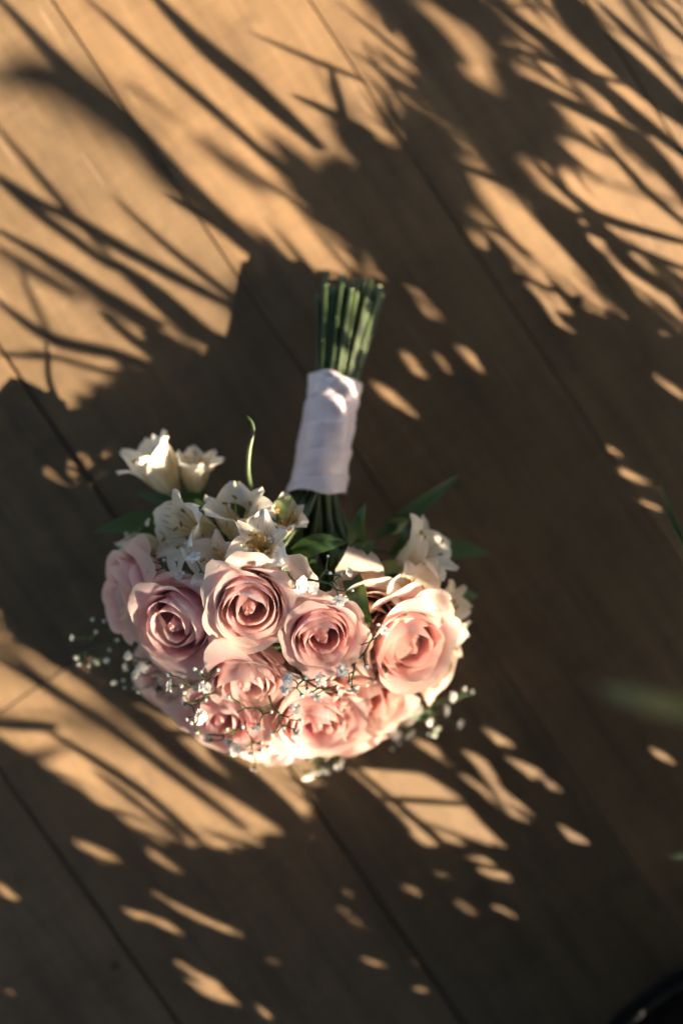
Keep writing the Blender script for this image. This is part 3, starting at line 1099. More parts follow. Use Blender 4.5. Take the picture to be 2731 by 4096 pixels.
SPRIGS = [
    ((1110, 2330, .130), [B(1190, 2332, .166, 36), B(1246, 2352, .160, 26), B(1150, 2284, .152, 24), B(1130, 2238, .150, 24), B(1235, 2400, .150, 20)]),
    ((1180, 2300, .140), [b(1313, 2228, .166, 9), b(1320, 2290, .166, 11), B(1384, 2291, .164, 22), b(1361, 2300, .166, 10), b(1348, 2346, .166, 9), b(1405, 2362, .166, 10), B(1356, 2386, .164, 32)]),
    ((1010, 2320, .120), [B(1100, 2168, .140, 30), B(1055, 2238, .138, 24), B(1125, 2235, .142, 24), b(1008, 2206, .136, 12), b(1014, 2262, .134, 13), B(1075, 2285, .138, 24), B(1190, 2230, .135, 18), b(1035, 2300, .14, 12)]),
    ((790, 2380, .110), [B(782, 2242, .140, 30), b(612, 2247, .118, 11), b(594, 2285, .120, 11), b(850, 2245, .138, 11), b(832, 2324, .142, 11), b(740, 2290, .136, 12), B(888, 2286, .138, 24), b(706, 2247, .128, 12), B(712, 2302, .132, 18), b(655, 2245, .12, 12)]),
    ((1400, 2680, .110), [B(1528, 2532, .150, 26), b(1512, 2505, .150, 13), b(1462, 2664, .150, 16), B(1380, 2682, .148, 30), B(1408, 2744, .140, 28), b(1395, 2725, .142, 13), N(1440, 2580, .150)]),
    ((1200, 2660, .110), [B(1262, 2716, .142, 34), B(1155, 2752, .140, 30), B(1276, 2772, .134, 28), b(1206, 2776, .138, 13), b(1228, 2752, .140, 12), b(1342, 2746, .136, 13), B(1162, 2716, .142, 26), b(1294, 2742, .138, 12), b(1226, 2714, .142, 12), b(1250, 2768, .136, 12), B(1340, 2770, .128, 24)]),
    ((1060, 2740, .115), [b(920, 2788, .138, 14), N(945, 2850, .134), B(1180, 2846, .138, 28), B(1172, 2916, .130, 32), B(1038, 2892, .134, 32), b(1140, 2905, .132, 12), B(1105, 2930, .128, 24), b(1200, 2880, .134, 12), b(1080, 2850, .136, 12), N(1098, 2928, .132)]),
    ((860, 2770, .095), [B(790, 2862, .120, 34), b(818, 2798, .124, 13), B(820, 2742, .126, 28), b(785, 2680, .124, 14), b(808, 2690, .124, 12), b(868, 2680, .124, 12), b(755, 2872, .116, 14), b(772, 2888, .114, 14), b(790, 2920, .110, 14), b(730, 2745, .118, 14), B(700, 2745, .110, 30), b(740, 2780, .116, 16), b(682, 2700, .112, 14), b(745, 2815, .112, 16)]),
    ((980, 2860, .080), [B(930, 2990, .092, 34), B(925, 2950, .092, 30), b(960, 3005, .088, 14), b(985, 2985, .090, 14), b(1000, 3012, .086, 14), B(1022, 3064, .076, 22), b(916, 2916, .096, 14), b(966, 2910, .100, 14), b(1040, 3000, .086, 16), b(845, 2960, .084, 16), B(835, 2945, .084, 26), b(1040, 2970, .09, 12), b(1070, 2985, .088, 14), b(796, 2930, .09, 14)]),
    ((720, 2560, .085), [B(525, 2625, .088, 24), B(560, 2702, .084, 28), b(610, 2590, .092, 14), b(600, 2650, .090, 14), B(582, 2662, .088, 26), B(640, 2712, .086, 28), b(548, 2660, .086, 14), b(630, 2760, .080, 16), B(660, 2770, .082, 24), b(560, 2760, .078, 14), B(520, 2665, .08, 24), b(655, 2655, .09, 14)]),
    ((660, 2600, .060), [B(298, 2552, .058, 22), B(396, 2640, .062, 30), b(310, 2622, .060, 18), b(322, 2650, .058, 14), B(455, 2722, .060, 24), b(498, 2714, .062, 14), b(502, 2742, .060, 13), b(532, 2746, .062, 13), b(378, 2484, .064, 14), b(384, 2532, .064, 14), b(466, 2556, .068, 16), b(434, 2602, .064, 13), b(420, 2490, .066, 13), B(430, 2645, .062, 20), b(362, 2658, .06, 13)]),
    ((1200, 2950, .045), [B(1225, 3085, .026, 36), B(1338, 3046, .030, 36), B(1308, 3068, .028, 28), B(1082, 3036, .034, 28), b(1275, 3082, .024, 16), B(1380, 3012, .034, 28), b(1120, 3030, .034, 16), B(1160, 3035, .030, 22), B(1050, 3025, .034, 24), b(1250, 3040, .03, 16)]),
    ((1500, 2820, .060), [B(1625, 2922, .040, 32), B(1575, 2905, .044, 28), B(1700, 2882, .040, 28), B(1772, 2842, .042, 24), B(1792, 2788, .048, 28), B(1825, 2892, .034, 26), B(1680, 2832, .050, 26), b(1738, 2930, .030, 18), b(1706, 2936, .030, 14), b(1606, 2968, .030, 16), b(1574, 2988, .028, 16), b(1880, 2772, .040, 16), B(1585, 2940, .04, 26), B(1645, 2880, .046, 28), B(1745, 2900, .036, 22), B(1720, 2790, .05, 24), b(1850, 2760, .044, 15)]),
    ((1660, 2480, .080), [B(1540, 2700, .120, 18), b(1500, 2720, .118, 12), b(1470, 2735, .118, 12)]),
]


def build_gypsophila():
    for k, (root, tips) in enumerate(SPRIGS):
        dz = .022 if root[:2] in ((860, 2770), (980, 2860)) else .010 if root[:2] in ((1200, 2660), (1200, 2950)) else 0.0
        sprig((root[0], root[1], root[2] + dz), [(t[0], t[1], t[2] + dz, t[3], t[4]) for t in tips], 700 + k)


build_gypsophila()


# ------------------------------------------------------------------ potted palm beside the floor: its fronds shade the place
POT = P(3132, 4724, .055)
POT.z = 0.0


SOILZ = .040


def lathe(prof, seg=64):
    v = [(r * math.cos(2 * math.pi * k / seg), r * math.sin(2 * math.pi * k / seg), z) for r, z in prof for k in range(seg)]
    f = [(j * seg + k, j * seg + (k + 1) % seg, (j + 1) * seg + (k + 1) % seg, (j + 1) * seg + k) for j in range(len(prof) - 1) for k in range(seg)]
    return v, f


def build_pot():
    mb = MB()
    v, f = lathe([(.002, .001), (.112, .001), (.120, .005), (.170, .044), (.178, .045), (.180, .052), (.177, .055), (.171, .053), (.162, .044), (.158, .036)])
    mb.add(v, f)
    pot = link('plant_pot', mb.build('plant_pot'), M_POT, None, POT)
    tag(pot, 'shallow round black plant bowl cut off by the lower right corner', 'plant pot')
    mb = MB()
    rng = random.Random(2)
    v, f = lathe([(.002, .046), (.06, .045), (.11, .043), (.163, .040)], 24)
    v = [(x, y, z + rng.uniform(-.003, .003)) for x, y, z in v]
    mb.add(v, f)
    link('soil', mb.build('soil'), M_SOIL, pot)


build_pot()

palm = link('palm_plant', None, None, None, (POT.x, POT.y, SOILZ))
tag(palm, 'green palm in the black pot, its leaf tips blurred at the right edge', 'plant')
PALM_INV = Matrix.Translation((-POT.x, -POT.y, -SOILZ))

# dark streaks that single leaflets throw on the floor: shadow path in photograph pixels, width, height of the leaflet
STROKES = {
    'a': [
        ([(-80, -90), (230, 240), (500, 480), (760, 760), (1130, 1075)], 82, .52),
        ([(-90, 360), (120, 290), (330, 380), (560, 600)], 210, 1.7),
        ([(480, 310), (590, 390), (720, 500)], 24, .60),
        ([(300, -50), (620, 240), (900, 480), (1220, 770)], 48, .46),
        ([(560, -70), (800, 170), (1000, 340), (1290, 600)], 84, .48),
        ([(760, 520), (900, 640), (1090, 780)], 70, .80),
        ([(500, 560), (690, 740), (880, 880)], 90, 1.0),
        ([(-40, 470), (120, 660), (240, 800), (440, 1030)], 36, .50),
        ([(-60, 660), (160, 810), (300, 880), (520, 1010), (760, 1140), (1010, 1270)], 62, .45),
        ([(-60, 680), (150, 850), (300, 960), (460, 1080)], 55, .48),
        ([(-60, 890), (200, 1040), (420, 1180), (660, 1310)], 66, .46),
        ([(420, 1020), (600, 1160), (760, 1300), (930, 1420)], 100, .50),
        ([(440, 770), (640, 960), (840, 1120), (1000, 1245)], 38, .50),
        ([(640, 770), (870, 900), (1000, 1000), (1120, 1080)], 55, .55),
        ([(-50, 1170), (130, 1310), (250, 1370), (470, 1420), (680, 1500)], 66, .44),
        ([(-40, 1415), (130, 1422), (260, 1432)], 36, .42),
        ([(50, 1010), (130, 1200), (210, 1360)], 22, .50),
        ([(380, 1235), (550, 1370), (680, 1460)], 52, .48),
        ([(280, 1110), (480, 1250), (660, 1345)], 60, .58),
        ([(560, 1290), (700, 1420), (860, 1540)], 120, .52),
        ([(-60, 960), (120, 1075), (330, 1200)], 70, .70),
    ],
    'b': [
        ([(980, 120), (1250, 240), (1460, 325)], 28, .55),
        ([(1150, 370), (1340, 460), (1500, 545)], 46, .50),
        ([(1310, 240), (1360, 420), (1400, 610)], 36, .48),
        ([(1920, -40), (2200, 180), (2460, 400), (2790, 660)], 66, .42),
        ([(2170, -60), (2450, 220), (2790, 520)], 130, .46),
        ([(2360, -20), (2560, 170), (2790, 380)], 40, .42),
        ([(2520, -40), (2650, 80), (2790, 210)], 34, .45),
        ([(2610, -40), (2700, 60), (2790, 170)], 22, .45),
        ([(2270, 210), (2400, 330), (2490, 460), (2600, 540)], 38, .42),
        ([(2080, 300), (2250, 400), (2450, 500), (2560, 590), (2790, 840)], 70, .44),
        ([(2340, 500), (2480, 650), (2600, 780), (2790, 940)], 38, .42),
        ([(2380, 530), (2550, 640), (2790, 780)], 26, .60),
        ([(2340, 700), (2550, 770), (2790, 830)], 26, .62),
    ],
    'c': [
        ([(1700, 600), (1980, 720), (2120, 780), (2200, 900), (2400, 1130), (2620, 1350)], 58, .40),
        ([(2060, 720), (2250, 850), (2310, 970), (2410, 1070), (2640, 1330)], 88, .40),
        ([(2100, 620), (2300, 800), (2430, 880), (2790, 985)], 52, .42),
        ([(2270, 830), (2420, 930), (2520, 1060), (2790, 1240)], 64, .42),
        ([(2120, 850), (2300, 900), (2470, 970), (2790, 1100)], 42, .42),
    ],
    'd': [
        ([(-60, 2440), (300, 2680), (600, 2900), (780, 3060), (1000, 3200), (1230, 3370)], 92, .46),
        ([(-60, 2540), (250, 2780), (440, 2910), (700, 3100), (990, 3320)], 56, .45),
        ([(-60, 2600), (180, 2745), (330, 2850)], 46, .45),
        ([(140, 2895), (380, 3040), (560, 3160), (800, 3360)], 48, .46),
        ([(360, 3070), (520, 3190), (740, 3365)], 32, .46),
        ([(-60, 2900), (80, 2902), (230, 2910)], 54, .55),
        ([(-60, 2960), (200, 3120), (330, 3200), (560, 3370)], 72, .48),
        ([(560, 2925), (700, 2935), (860, 2948)], 36, .46),
        ([(810, 2975), (1000, 3120), (1240, 3340)], 96, .46),
        ([(-40, 2850), (200, 2870), (480, 2905)], 30, .90),
    ],
    'e': [
        ([(1400, 3190), (1650, 3200), (1900, 3218)], 32, .36),
        ([(1330, 3040), (1480, 3180), (1640, 3330)], 46, .38),
        ([(1330, 3050), (1560, 3068), (1800, 3085)], 40, .36),
    ],
}

RACHIS = {
    'a': ([(1560, 1800), (1470, 1350), (1420, 950), (1430, 600)], .46),
    'b': ([(2860, 1000), (2850, 500), (2840, 50)], .44),
    'c': ([(2880, 1600), (2850, 1300), (2840, 1000)], .42),
    'd': ([(1520, 3750), (1310, 3450), (1260, 3300), (1270, 3050)], .45),
    'e': ([(2350, 3560), (2060, 3300), (1930, 3110)], .36),
}

# fields of sun on the floor that the dense part of the plant leaves open (photograph pixels)
FIELDS = [
    [(-250, -250), (1420, -250), (1480, 0), (1600, 230), (1620, 470), (1500, 560), (1300, 540), (1170, 500), (1130, 580), (1180, 780), (1270, 900), (1330, 1110), (1240, 1110), (1120, 1010), (1075, 1040), (1060, 1240), (950, 1390), (840, 1500), (620, 1430), (480, 1470), (270, 1640), (-250, 1600)],
    [(-250, 2180), (0, 2330), (220, 2430), (560, 2750), (860, 2960), (1120, 3020), (1300, 3060), (1230, 3250), (1200, 3330), (1060, 3340), (900, 3390), (760, 3400), (520, 3330), (260, 3130), (60, 2970), (-250, 2840)],
    [(1390, 3060), (1690, 3082), (1780, 3130), (1840, 3210), (1900, 3240), (2020, 3360), (1900, 3372), (1650, 3352), (1560, 3290), (1450, 3170)],
    [(2020, -60), (2800, -60), (2800, 1300), (2640, 1330), (2420, 1230), (2320, 1270), (2150, 1230), (2060, 1100), (1990, 930), (1960, 850), (2080, 790), (2180, 800), (2230, 700), (2200, 560), (2320, 560), (2210, 370), (2230, 240), (2100, 130)],
    [(1570, 1110), (1640, 1130), (1760, 1240), (1860, 1330), (1830, 1350), (1700, 1270)],
    [(2590, 1480), (2760, 1560), (2760, 1640), (2640, 1580)],
]
# where only high, loose leaflets hang: streaky half shade (polygon, layers, lowest, highest)
HALF = [
    ([(1480, -300), (2020, -300), (2020, -60), (2100, 130), (2230, 240), (2210, 370), (2320, 560), (2200, 560), (2230, 700), (2080, 790), (1960, 850), (1990, 930), (1900, 1000), (1700, 800), (1620, 470), (1600, 230)], 1.7, .55, .95),
    ([(1180, 780), (1130, 580), (1170, 500), (1300, 540), (1500, 560), (1620, 470), (1700, 800), (1550, 1050), (1330, 1110), (1270, 900)], 2.0, .5, .8),
]
# small gaps: centre, half length, half width, angle of the long axis (image, clockwise), height of the thing lit
SPOTS = [
    (1735, 1420, 75, 30, 60, 0), (1925, 1480, 60, 26, 60, 0), (1560, 1580, 120, 36, 38, 0), (1680, 1500, 70, 24, 48, 0), (1620, 1400, 60, 22, 55, 0),
    (1800, 1490, 50, 22, 60, 0), (1850, 1400, 60, 20, 40, 0), (1205, 1545, 36, 30, 30, 0), (1090, 1900, 75, 40, 40, 0), (1450, 2000, 90, 22, 35, 0),
    (2505, 1725, 36, 18, 55, 0), (2420, 1785, 56, 22, 32, 0), (2660, 1800, 50, 20, 45, 0), (2550, 1915, 130, 26, 22, 0), (2580, 2010, 90, 20, 20, 0),
    (1980, 2940, 70, 32, 38, 0), (1930, 3080, 120, 34, 52, 0), (2070, 3060, 90, 26, 52, 0), (2160, 3090, 60, 20, 52, 0), (1905, 3145, 30, 24, 40, 0), (2228, 3160, 30, 26, 40, 0),
    (1995, 3212, 34, 26, 40, 0), (2310, 3240, 32, 24, 40, 0), (2100, 3235, 34, 24, 20, 0), (2065, 3275, 44, 26, 20, 0), (2300, 3345, 95, 32, 42, 0), (2375, 3455, 40, 26, 20, 0),
    (2490, 3560, 62, 28, 60, 0), (2628, 3010, 58, 30, 55, 0), (2330, 2900, 40, 24, 45, 0), (1950, 3440, 100, 18, 3, 0), (1960, 3500, 105, 28, 8, 0), (1820, 3515, 80, 20, 32, 0),
    (1700, 3590, 70, 22, 35, 0), (1855, 3630, 62, 24, 42, 0), (2010, 3645, 52, 24, 28, 0), (2400, 3710, 130, 34, 28, 0), (2480, 3840, 120, 22, 12, 0), (2130, 3805, 80, 22, 28, 0),
    (2210, 3885, 90, 26, 22, 0), (1620, 3930, 90, 22, 25, 0), (1930, 4000, 120, 26, 14, 0), (1690, 3860, 90, 20, 8, 0), (1480, 3840, 60, 18, 25, 0),
    (2510, 3215, 50, 20, 62, 0), (1530, 3740, 60, 18, 25, 0), (1810, 3750, 44, 20, 40, 0), (1690, 3370, 40, 18, 3, 0), (1640, 3370, 30, 18, 10, 0), (1720, 3000, 70, 24, 50, 0),
    (370, 3400, 190, 26, 24, 0), (500, 3630, 90, 22, 25, 0), (680, 3705, 70, 26, 26, 0), (850, 3690, 170, 26, 24, 0), (790, 3950, 130, 28, 24, 0), (60, 3980, 130, 26, 22, 0), (55, 3905, 34, 20, 25, 0),
    (1080, 4060, 80, 24, 22, 0), (640, 3440, 120, 22, 32, 0), (410, 3520, 80, 20, 25, 0), (1060, 3840, 60, 18, 25, 0), (600, 3570, 60, 18, 20, 0),
    # sun patches on the bouquet itself
    (1590, 2450, 75, 24, 110, .152), (1440, 2425, 45, 18, 40, .150),
    (1040, 2185, 110, 60, 20, .130), (930, 2045, 70, 32, 30, .122), (1185, 2160, 60, 34, 125, .115), (745, 1880, 42, 28, 60, .075), (815, 1910, 40, 30, 60, .075), (668, 1870, 46, 20, 80, .075),
    (1400, 1530, 56, 40, 30, .060), (1345, 1960, 40, 14, 10, .080), (1370, 1240, 90, 40, 95, .048), (1480, 1330, 120, 50, 105, .044), (1320, 1420, 40, 24, 95, .05),
    (1770, 2740, 90, 18, 130, .070), (1460, 2945, 70, 28, 40, .065), (1120, 3030, 130, 24, 5, .050), (1350, 3060, 70, 40, 10, .035), (1640, 2900, 60, 40, 20, .045), (1790, 2850, 70, 40, 60, .045),
    (1560, 2850, 50, 24, 60, .075), (1385, 2290, 36, 24, 20, .165), (1350, 2390, 30, 20, 20, .165), (1460, 2190, 36, 20, 60, .118), (1650, 2340, 60, 16, 170, .110), (1820, 2450, 50, 22, 150, .075),
]


def gpx(p):
    """floor point -> photograph pixel"""
    d = p - CAM
    k = d.dot(AX)
    return (IMW / 2 + d.dot(XC) / k * FPX, IMH / 2 - d.dot(YC) / k * FPX)


def in_poly(x, y, poly):
    c = False
    j = len(poly) - 1
    for i in range(len(poly)):
        xi, yi = poly[i]
        xj, yj = poly[j]
        if (yi > y) != (yj > y) and x < (xj - xi) * (y - yi) / (yj - yi) + xi:
            c = not c
        j = i
    return c


def spot_table():
    out = []
    for (x, y, a, w, ang, z) in SPOTS:
        g = ground_of(P(x, y, z))
        gx, gy = gpx(g)
        t = R(ang)
        out.append((gx, gy, a * (1.2 if z == 0 and a > 70 else .92), w * (.46 if z == 0 and a > 70 else .56 if w > 30 or a > 70 else .74), math.cos(t), math.sin(t), z))
    return out


def in_view(p, margin=1.12):
    d = p - CAM
    k = d.dot(AX)
    if k < 0.02:
        return False
    return abs(d.dot(XC) / k * FPX) < IMW / 2 * margin and abs(d.dot(YC) / k * FPX) < IMH / 2 * margin


def build_fronds():
    rng = random.Random(41)
    for key, strokes in STROKES.items():
        blades = []
        for k, (pts, w, h) in enumerate(strokes):
            n = len(pts)
            # the tip of a leaflet (first point) hangs a little lower or higher than its root
            dh = rng.uniform(-.03, .03)
            h0 = h
            if h < .56:
                h = .16
                while h < h0 and any(in_view(lift(P(x, y), h - .03), 1.10) for x, y in pts):
                    h += .01
            p3 = [lift(P(x, y), h + dh * (1 - i / (n - 1))) for i, (x, y) in enumerate(pts)]
            me = leaf_mesh([PALM_INV @ q for q in p3[::-1]], w * pxm(0) * .80, 'leaflet', .12, 0.0, S, .55, 0.0, k, 3)
            blades.append(me)
        # the rachis arches from the bowl past the roots of its leaflets
        path2, hh = RACHIS[key]
        pick = [lift(P(x, y), hh) for x, y in path2]
        base = Vector((POT.x, POT.y, .045)) + Vector((rng.uniform(-.03, .03), rng.uniform(-.03, .03), 0))
        bow = base.lerp(pick[0], .55) + Vector((.22, -.10, .12))
        path = spline([tuple(PALM_INV @ base), tuple(PALM_INV @ bow)] + [tuple(PALM_INV @ q) for q in pick], 40)
        mb = MB()
        mb.tube([tuple(q) for q in path], [lerp(.0045, .0016, i / 39) for i in range(40)], 6)
        fr = link('palm_frond', mb.build('palm_frond'), M_RACHIS, palm)
        for me in blades:
            link('leaflet', me, M_PALM, fr)
    # leaflets that reach into the picture at the right edge
    seen = [
        ([(3050, 2905, .42), (2800, 2850, .47), (2560, 2795, .49), (2390, 2745, .48)], 96, M_BLADE),
        ([(2860, 2420, .06), (2760, 2240, .09), (2690, 2080, .10), (2640, 1925, .09)], 22, M_PALM),
        ([(2900, 3420, .30), (2780, 3425, .31), (2672, 3428, .31)], 22, M_PALM),
    ]
    mb = MB()
    a = PALM_INV @ Vector((POT.x + .02, POT.y + .03, .045))
    q = [PALM_INV @ P(*s[0][0]) for s in seen]
    for e in q:
        mid = a.lerp(e, .5) + Vector((.06, 0, .05))
        mb.tube([tuple(x) for x in spline([tuple(a), tuple(mid), tuple(e)], 14)], .0018, 5)
    fr = link('palm_frond', mb.build('palm_frond'), M_RACHIS, palm)
    for k, (pts, w, m) in enumerate(seen):
        zz = pts[-1][2]
        link('leaflet', leaf_mesh([PALM_INV @ P(*p) for p in pts], w * pxm(zz), 'leaflet', .2, .2, None, .7, .03, 60 + k), m, fr)


build_fronds()


def build_crown():
    """the dense part of the palm: leaflets everywhere but where the floor lies in the sun"""
    rng = random.Random(77)
    spots = spot_table()

    CELL, X0, Y0, NX, NY = 10.0, -1500.0, -700.0, 490, 540
    gxx, gyy = np.meshgrid(X0 + (np.arange(NX) + .5) * CELL, Y0 + (np.arange(NY) + .5) * CELL)
    open_m = np.zeros((NY, NX), bool)

    def raster(poly):
        c = np.zeros((NY, NX), bool)
        j = len(poly) - 1
        for i in range(len(poly)):
            (xi, yi), (xj, yj) = poly[i], poly[j]
            if yi != yj:
                c ^= ((yi > gyy) != (yj > gyy)) & (gxx < (xj - xi) * (gyy - yi) / (yj - yi) + xi)
            j = i
        return c

    for poly in FIELDS:
        open_m |= raster(poly)
    fields_m = open_m.copy()
    lit_m = np.zeros((NY, NX), bool)
    for (sx, sy, sa_, sw, cc, ss, sz) in spots:
        u, v = (gxx - sx) * cc + (gyy - sy) * ss, -(gxx - sx) * ss + (gyy - sy) * cc
        (lit_m if sz > .03 else open_m)[(u / sa_) ** 2 + (v / sw) ** 2 < 1] = True
    for _ in range(50):                                       # long slivers of sun between neighbouring leaflets
        sx, sy = rng.uniform(-200, 2900), rng.uniform(-200, 4300)
        t = R((44 if sy < 1200 else lerp(44, 25, min(1, (sy - 1200) / 2600))) + rng.gauss(0, 5))
        la, lw = rng.uniform(90, 230), rng.uniform(6, 11)
        if (sx > 1650 and 1500 < sy < 2900) or (sx > 2200 and sy > 3700):
            continue
        u, v = (gxx - sx) * math.cos(t) + (gyy - sy) * math.sin(t), -(gxx - sx) * math.sin(t) + (gyy - sy) * math.cos(t)
        open_m |= (u / la) ** 2 + (v / lw) ** 2 < 1
    covered = np.zeros((NY, NX), bool)
    zone_m = np.zeros((NY, NX), bool)
    UK, UQ = np.meshgrid(np.linspace(-1, 1, 25), np.linspace(-1, 1, 7))
    UW = np.maximum(.04, 1 - np.abs(UK) ** 2.2) * UQ

    def cells(gx, gy, ln, w, ang):
        ca, sa = math.cos(ang), math.sin(ang)
        X = gx + ca * ln * UK - sa * w * UW
        Y = gy + sa * ln * UK + ca * w * UW
        return np.clip(((Y - Y0) / CELL).astype(int), 0, NY - 1), np.clip(((X - X0) / CELL).astype(int), 0, NX - 1)

    zone = []
    for r in ROSES:
        for up in (-.012, .008, .026):
            zx, zy = gpx(ground_of(P(r[0], r[1], r[2]) + Vector(r[3]).normalized() * up))
            zone.append((zx, zy, (r[4] / pxm(0)) * 1.2))

    for zx, zy, zr in zone:
        d2 = (gxx - zx) ** 2 + (gyy - zy) ** 2
        zone_m |= (d2 < (zr * .80) ** 2) | ((d2 < zr * zr) & ~fields_m)
    open_m &= ~zone_m
    half = []
    half_m = np.zeros((NY, NX), bool)
    for poly, depth, h0, h1 in HALF:
        c = raster(poly) & ~open_m & ~zone_m & ~lit_m & ~half_m
        half_m |= c
        half.append((c, depth, h0, h1))
    block = open_m | zone_m | lit_m | half_m
    solid = fields_m | zone_m | half_m
    gap = (open_m & ~fields_m) | lit_m

    verts, faces, uvs = [], [], []

    def blade(gx, gy, ln, w, ang, h, dh):
        ca, sa = math.cos(ang), math.sin(ang)
        pts = [lift(P(gx + ca * ln * k, gy + sa * ln * k), h + dh * k - .03 * k * k) for k in (-1, -.5, 0, .5, 1)]
        if any(in_view(p) for p in pts):
            return False
        b0 = len(verts)
        tiltv = (S + Vector((rng.uniform(-.5, .5), rng.uniform(-.5, .5), rng.uniform(-.3, .3)))).normalized()
        t = (pts[4] - pts[0]).normalized()
        s = t.cross(tiltv).normalized()
        up = s.cross(t)
        wm = w * pxm(0) * 1.1
        for i, p in enumerate(pts):
            k = -1 + i * .5
            ww = wm * max(.04, (1 - abs(k) ** 2.2))
            for q in (-1, 0, 1):
                verts.append(PALM_INV @ (p + s * (q * ww) + up * (abs(q) * ww * .15)))
                uvs.append(((q + 1) / 2, i / 4))
        for i in range(4):
            for q in range(2):
                a = b0 + i * 3 + q
                faces.append((a, a + 1, a + 4, a + 3))
        return True

    def low_clear(gx, gy, ln, ang):
        hm = .15
        ca, sa = math.cos(ang) * ln, math.sin(ang) * ln
        while hm < .6 and any(in_view(lift(P(gx + k * ca, gy + k * sa), hm - .06)) for k in (-1, 0, 1)):
            hm += .03
        return hm

    def angle(gy):
        a0 = 44 if gy < 1200 else lerp(44, 25, min(1, (gy - 1200) / 2600))
        return R(a0 + rng.gauss(0, 7))

    made = 0
    for _ in range(14000):
        gx, gy = rng.uniform(X0, X0 + NX * CELL), rng.uniform(Y0, Y0 + NY * CELL)
        size = rng.random()
        ln, w, ang = lerp(170, 480, size), lerp(20, 44, size * rng.random()), angle(gy)
        cy, cx = cells(gx, gy, ln, w, ang)
        if covered[cy, cx].mean() > .9 or solid[cy, cx].mean() > .10 or gap[cy, cx].mean() > .02:
            continue
        h = low_clear(gx, gy, ln, ang) + (rng.uniform(.0, .16) if gy > 1300 else rng.uniform(.04, .45))
        if blade(gx, gy, ln, w, ang, h, rng.uniform(-.03, .03)):
            covered[cy, cx] = True
            made += 1
    # feathered edge of the shade: thin tips that reach into the sunny fields
    nf = nt = nfar = 0
    while nf < 130 and nt < 9000:
        nt += 1
        far = nfar < 16 and rng.random() < .3
        gx, gy = (rng.uniform(1950, 2750), rng.uniform(-50, 1350)) if far else (rng.uniform(-100, 2800), rng.uniform(-100, 3500))
        ln, w, ang = rng.uniform(160, 400), rng.uniform(7, 14), angle(gy) + (R(rng.choice((0, 14, -20))) if far else 0)
        cy, cx = cells(gx, gy, ln, w, ang)
        fr = fields_m[cy, cx].mean()
        if not (.25 < fr < (.97 if far else .6)) or zone_m[cy, cx].any() or gap[cy, cx].any():
            continue
        if blade(gx, gy, ln, w, ang, low_clear(gx, gy, ln, ang) + rng.uniform(.0, .25), 0.0):
            nf += 1
            nfar += far
    # narrower leaflets close what is left between the gaps
    for ln, w in ((260, 26), (190, 20), (130, 16), (80, 13), (50, 10)):
        ys, xs = np.nonzero(~covered & ~block)
        idx = list(range(len(ys)))
        rng.shuffle(idx)
        for i in idx:
            if covered[ys[i], xs[i]]:
                continue
            gx, gy = X0 + (xs[i] + .5) * CELL, Y0 + (ys[i] + .5) * CELL
            for _ in range(3):
                ang = angle(gy)
                cy, cx = cells(gx, gy, ln, w, ang)
                if solid[cy, cx].mean() > .12 or gap[cy, cx].mean() > .07:
                    continue
                if blade(gx, gy, ln, w, ang, low_clear(gx, gy, ln, ang) + rng.uniform(0, .10), 0.0):
                    covered[cy, cx] = True
                    made += 1
                    break
    # looser, higher leaflets where the light filters through
    def loose(m, depth, h0, h1, keep, big=1.0, tol=.04):
        ys, xs = np.nonzero(m)
        if len(ys) == 0:
            return
        for _ in range(int(depth * len(ys) * CELL * CELL / (6600.0 * big * big))):
            i = rng.randrange(len(ys))
            ln, w = rng.uniform(80, 150) * big * 1.25, rng.uniform(24, 42) * big * .8
            ang = angle(Y0 + ys[i] * CELL)
            gx, gy = X0 + (xs[i] + .5) * CELL, Y0 + (ys[i] + .5) * CELL
            cy, cx = cells(gx, gy, ln, w, ang)
            if keep[cy, cx].mean() > tol:
                continue
            blade(gx, gy, ln, w, ang, max(rng.uniform(h0, h1), low_clear(gx, gy, ln, ang)), 0.0)

    for c, depth, h0, h1 in half:
        loose(c, depth, h0, h1, open_m | lit_m, 1.7, .3)
    loose(zone_m & ~lit_m, ZONE_DEPTH, 1.7, 2.4, lit_m, .5)
    loose(lit_m, LIT_DEPTH, .9, 1.3, np.zeros_like(lit_m), .6)
    # added leaves low over the bowl, blocking sky light to darken the corner
    n = 0
    while n < 1500:
        p = Vector((rng.uniform(.34, 1.3), rng.uniform(-1.3, -.30), rng.uniform(.06, .95)))
        gx, gy = gpx(ground_of(p))
        ci, cj = int((gy - Y0) / CELL), int((gx - X0) / CELL)
        n += 1
        if 0 <= ci < NY and 0 <= cj < NX and block[max(0, ci - 5):ci + 6, max(0, cj - 8):cj + 9].any():
            continue
        t = Vector((rng.uniform(-1, 1), rng.uniform(-1, 1), rng.uniform(-.5, .7))).normalized()
        s = t.cross(Vector((rng.uniform(-.6, .6), rng.uniform(-.6, .6), 1))).normalized()
        ln, w = rng.uniform(.03, .06), rng.uniform(.008, .014)
        pts = [p + t * (ln * k) for k in (-1, -.5, 0, .5, 1)]
        if any(in_view(q, 1.06) for q in pts):
            continue
        b0 = len(verts)
        for i, q_ in enumerate(pts):
            for q in (-1, 0, 1):
                verts.append(PALM_INV @ (q_ + s * (q * w * max(.05, 1 - (-1 + i * .5) ** 2))))
                uvs.append(((q + 1) / 2, i / 4))
        for i in range(4):
            for q in range(2):
                a = b0 + i * 3 + q
                faces.append((a, a + 1, a + 4, a + 3))
    # added blades that keep sun off the leaf reaching towards the lens
    for _ in range(24):
        q = P(rng.uniform(2350, 2900), rng.uniform(2700, 2900), .48)
        g = gpx(ground_of(q))
        blade(g[0], g[1], rng.uniform(150, 300), rng.uniform(40, 70), R(rng.uniform(0, 50)), rng.uniform(.68, 1.1), 0.0)
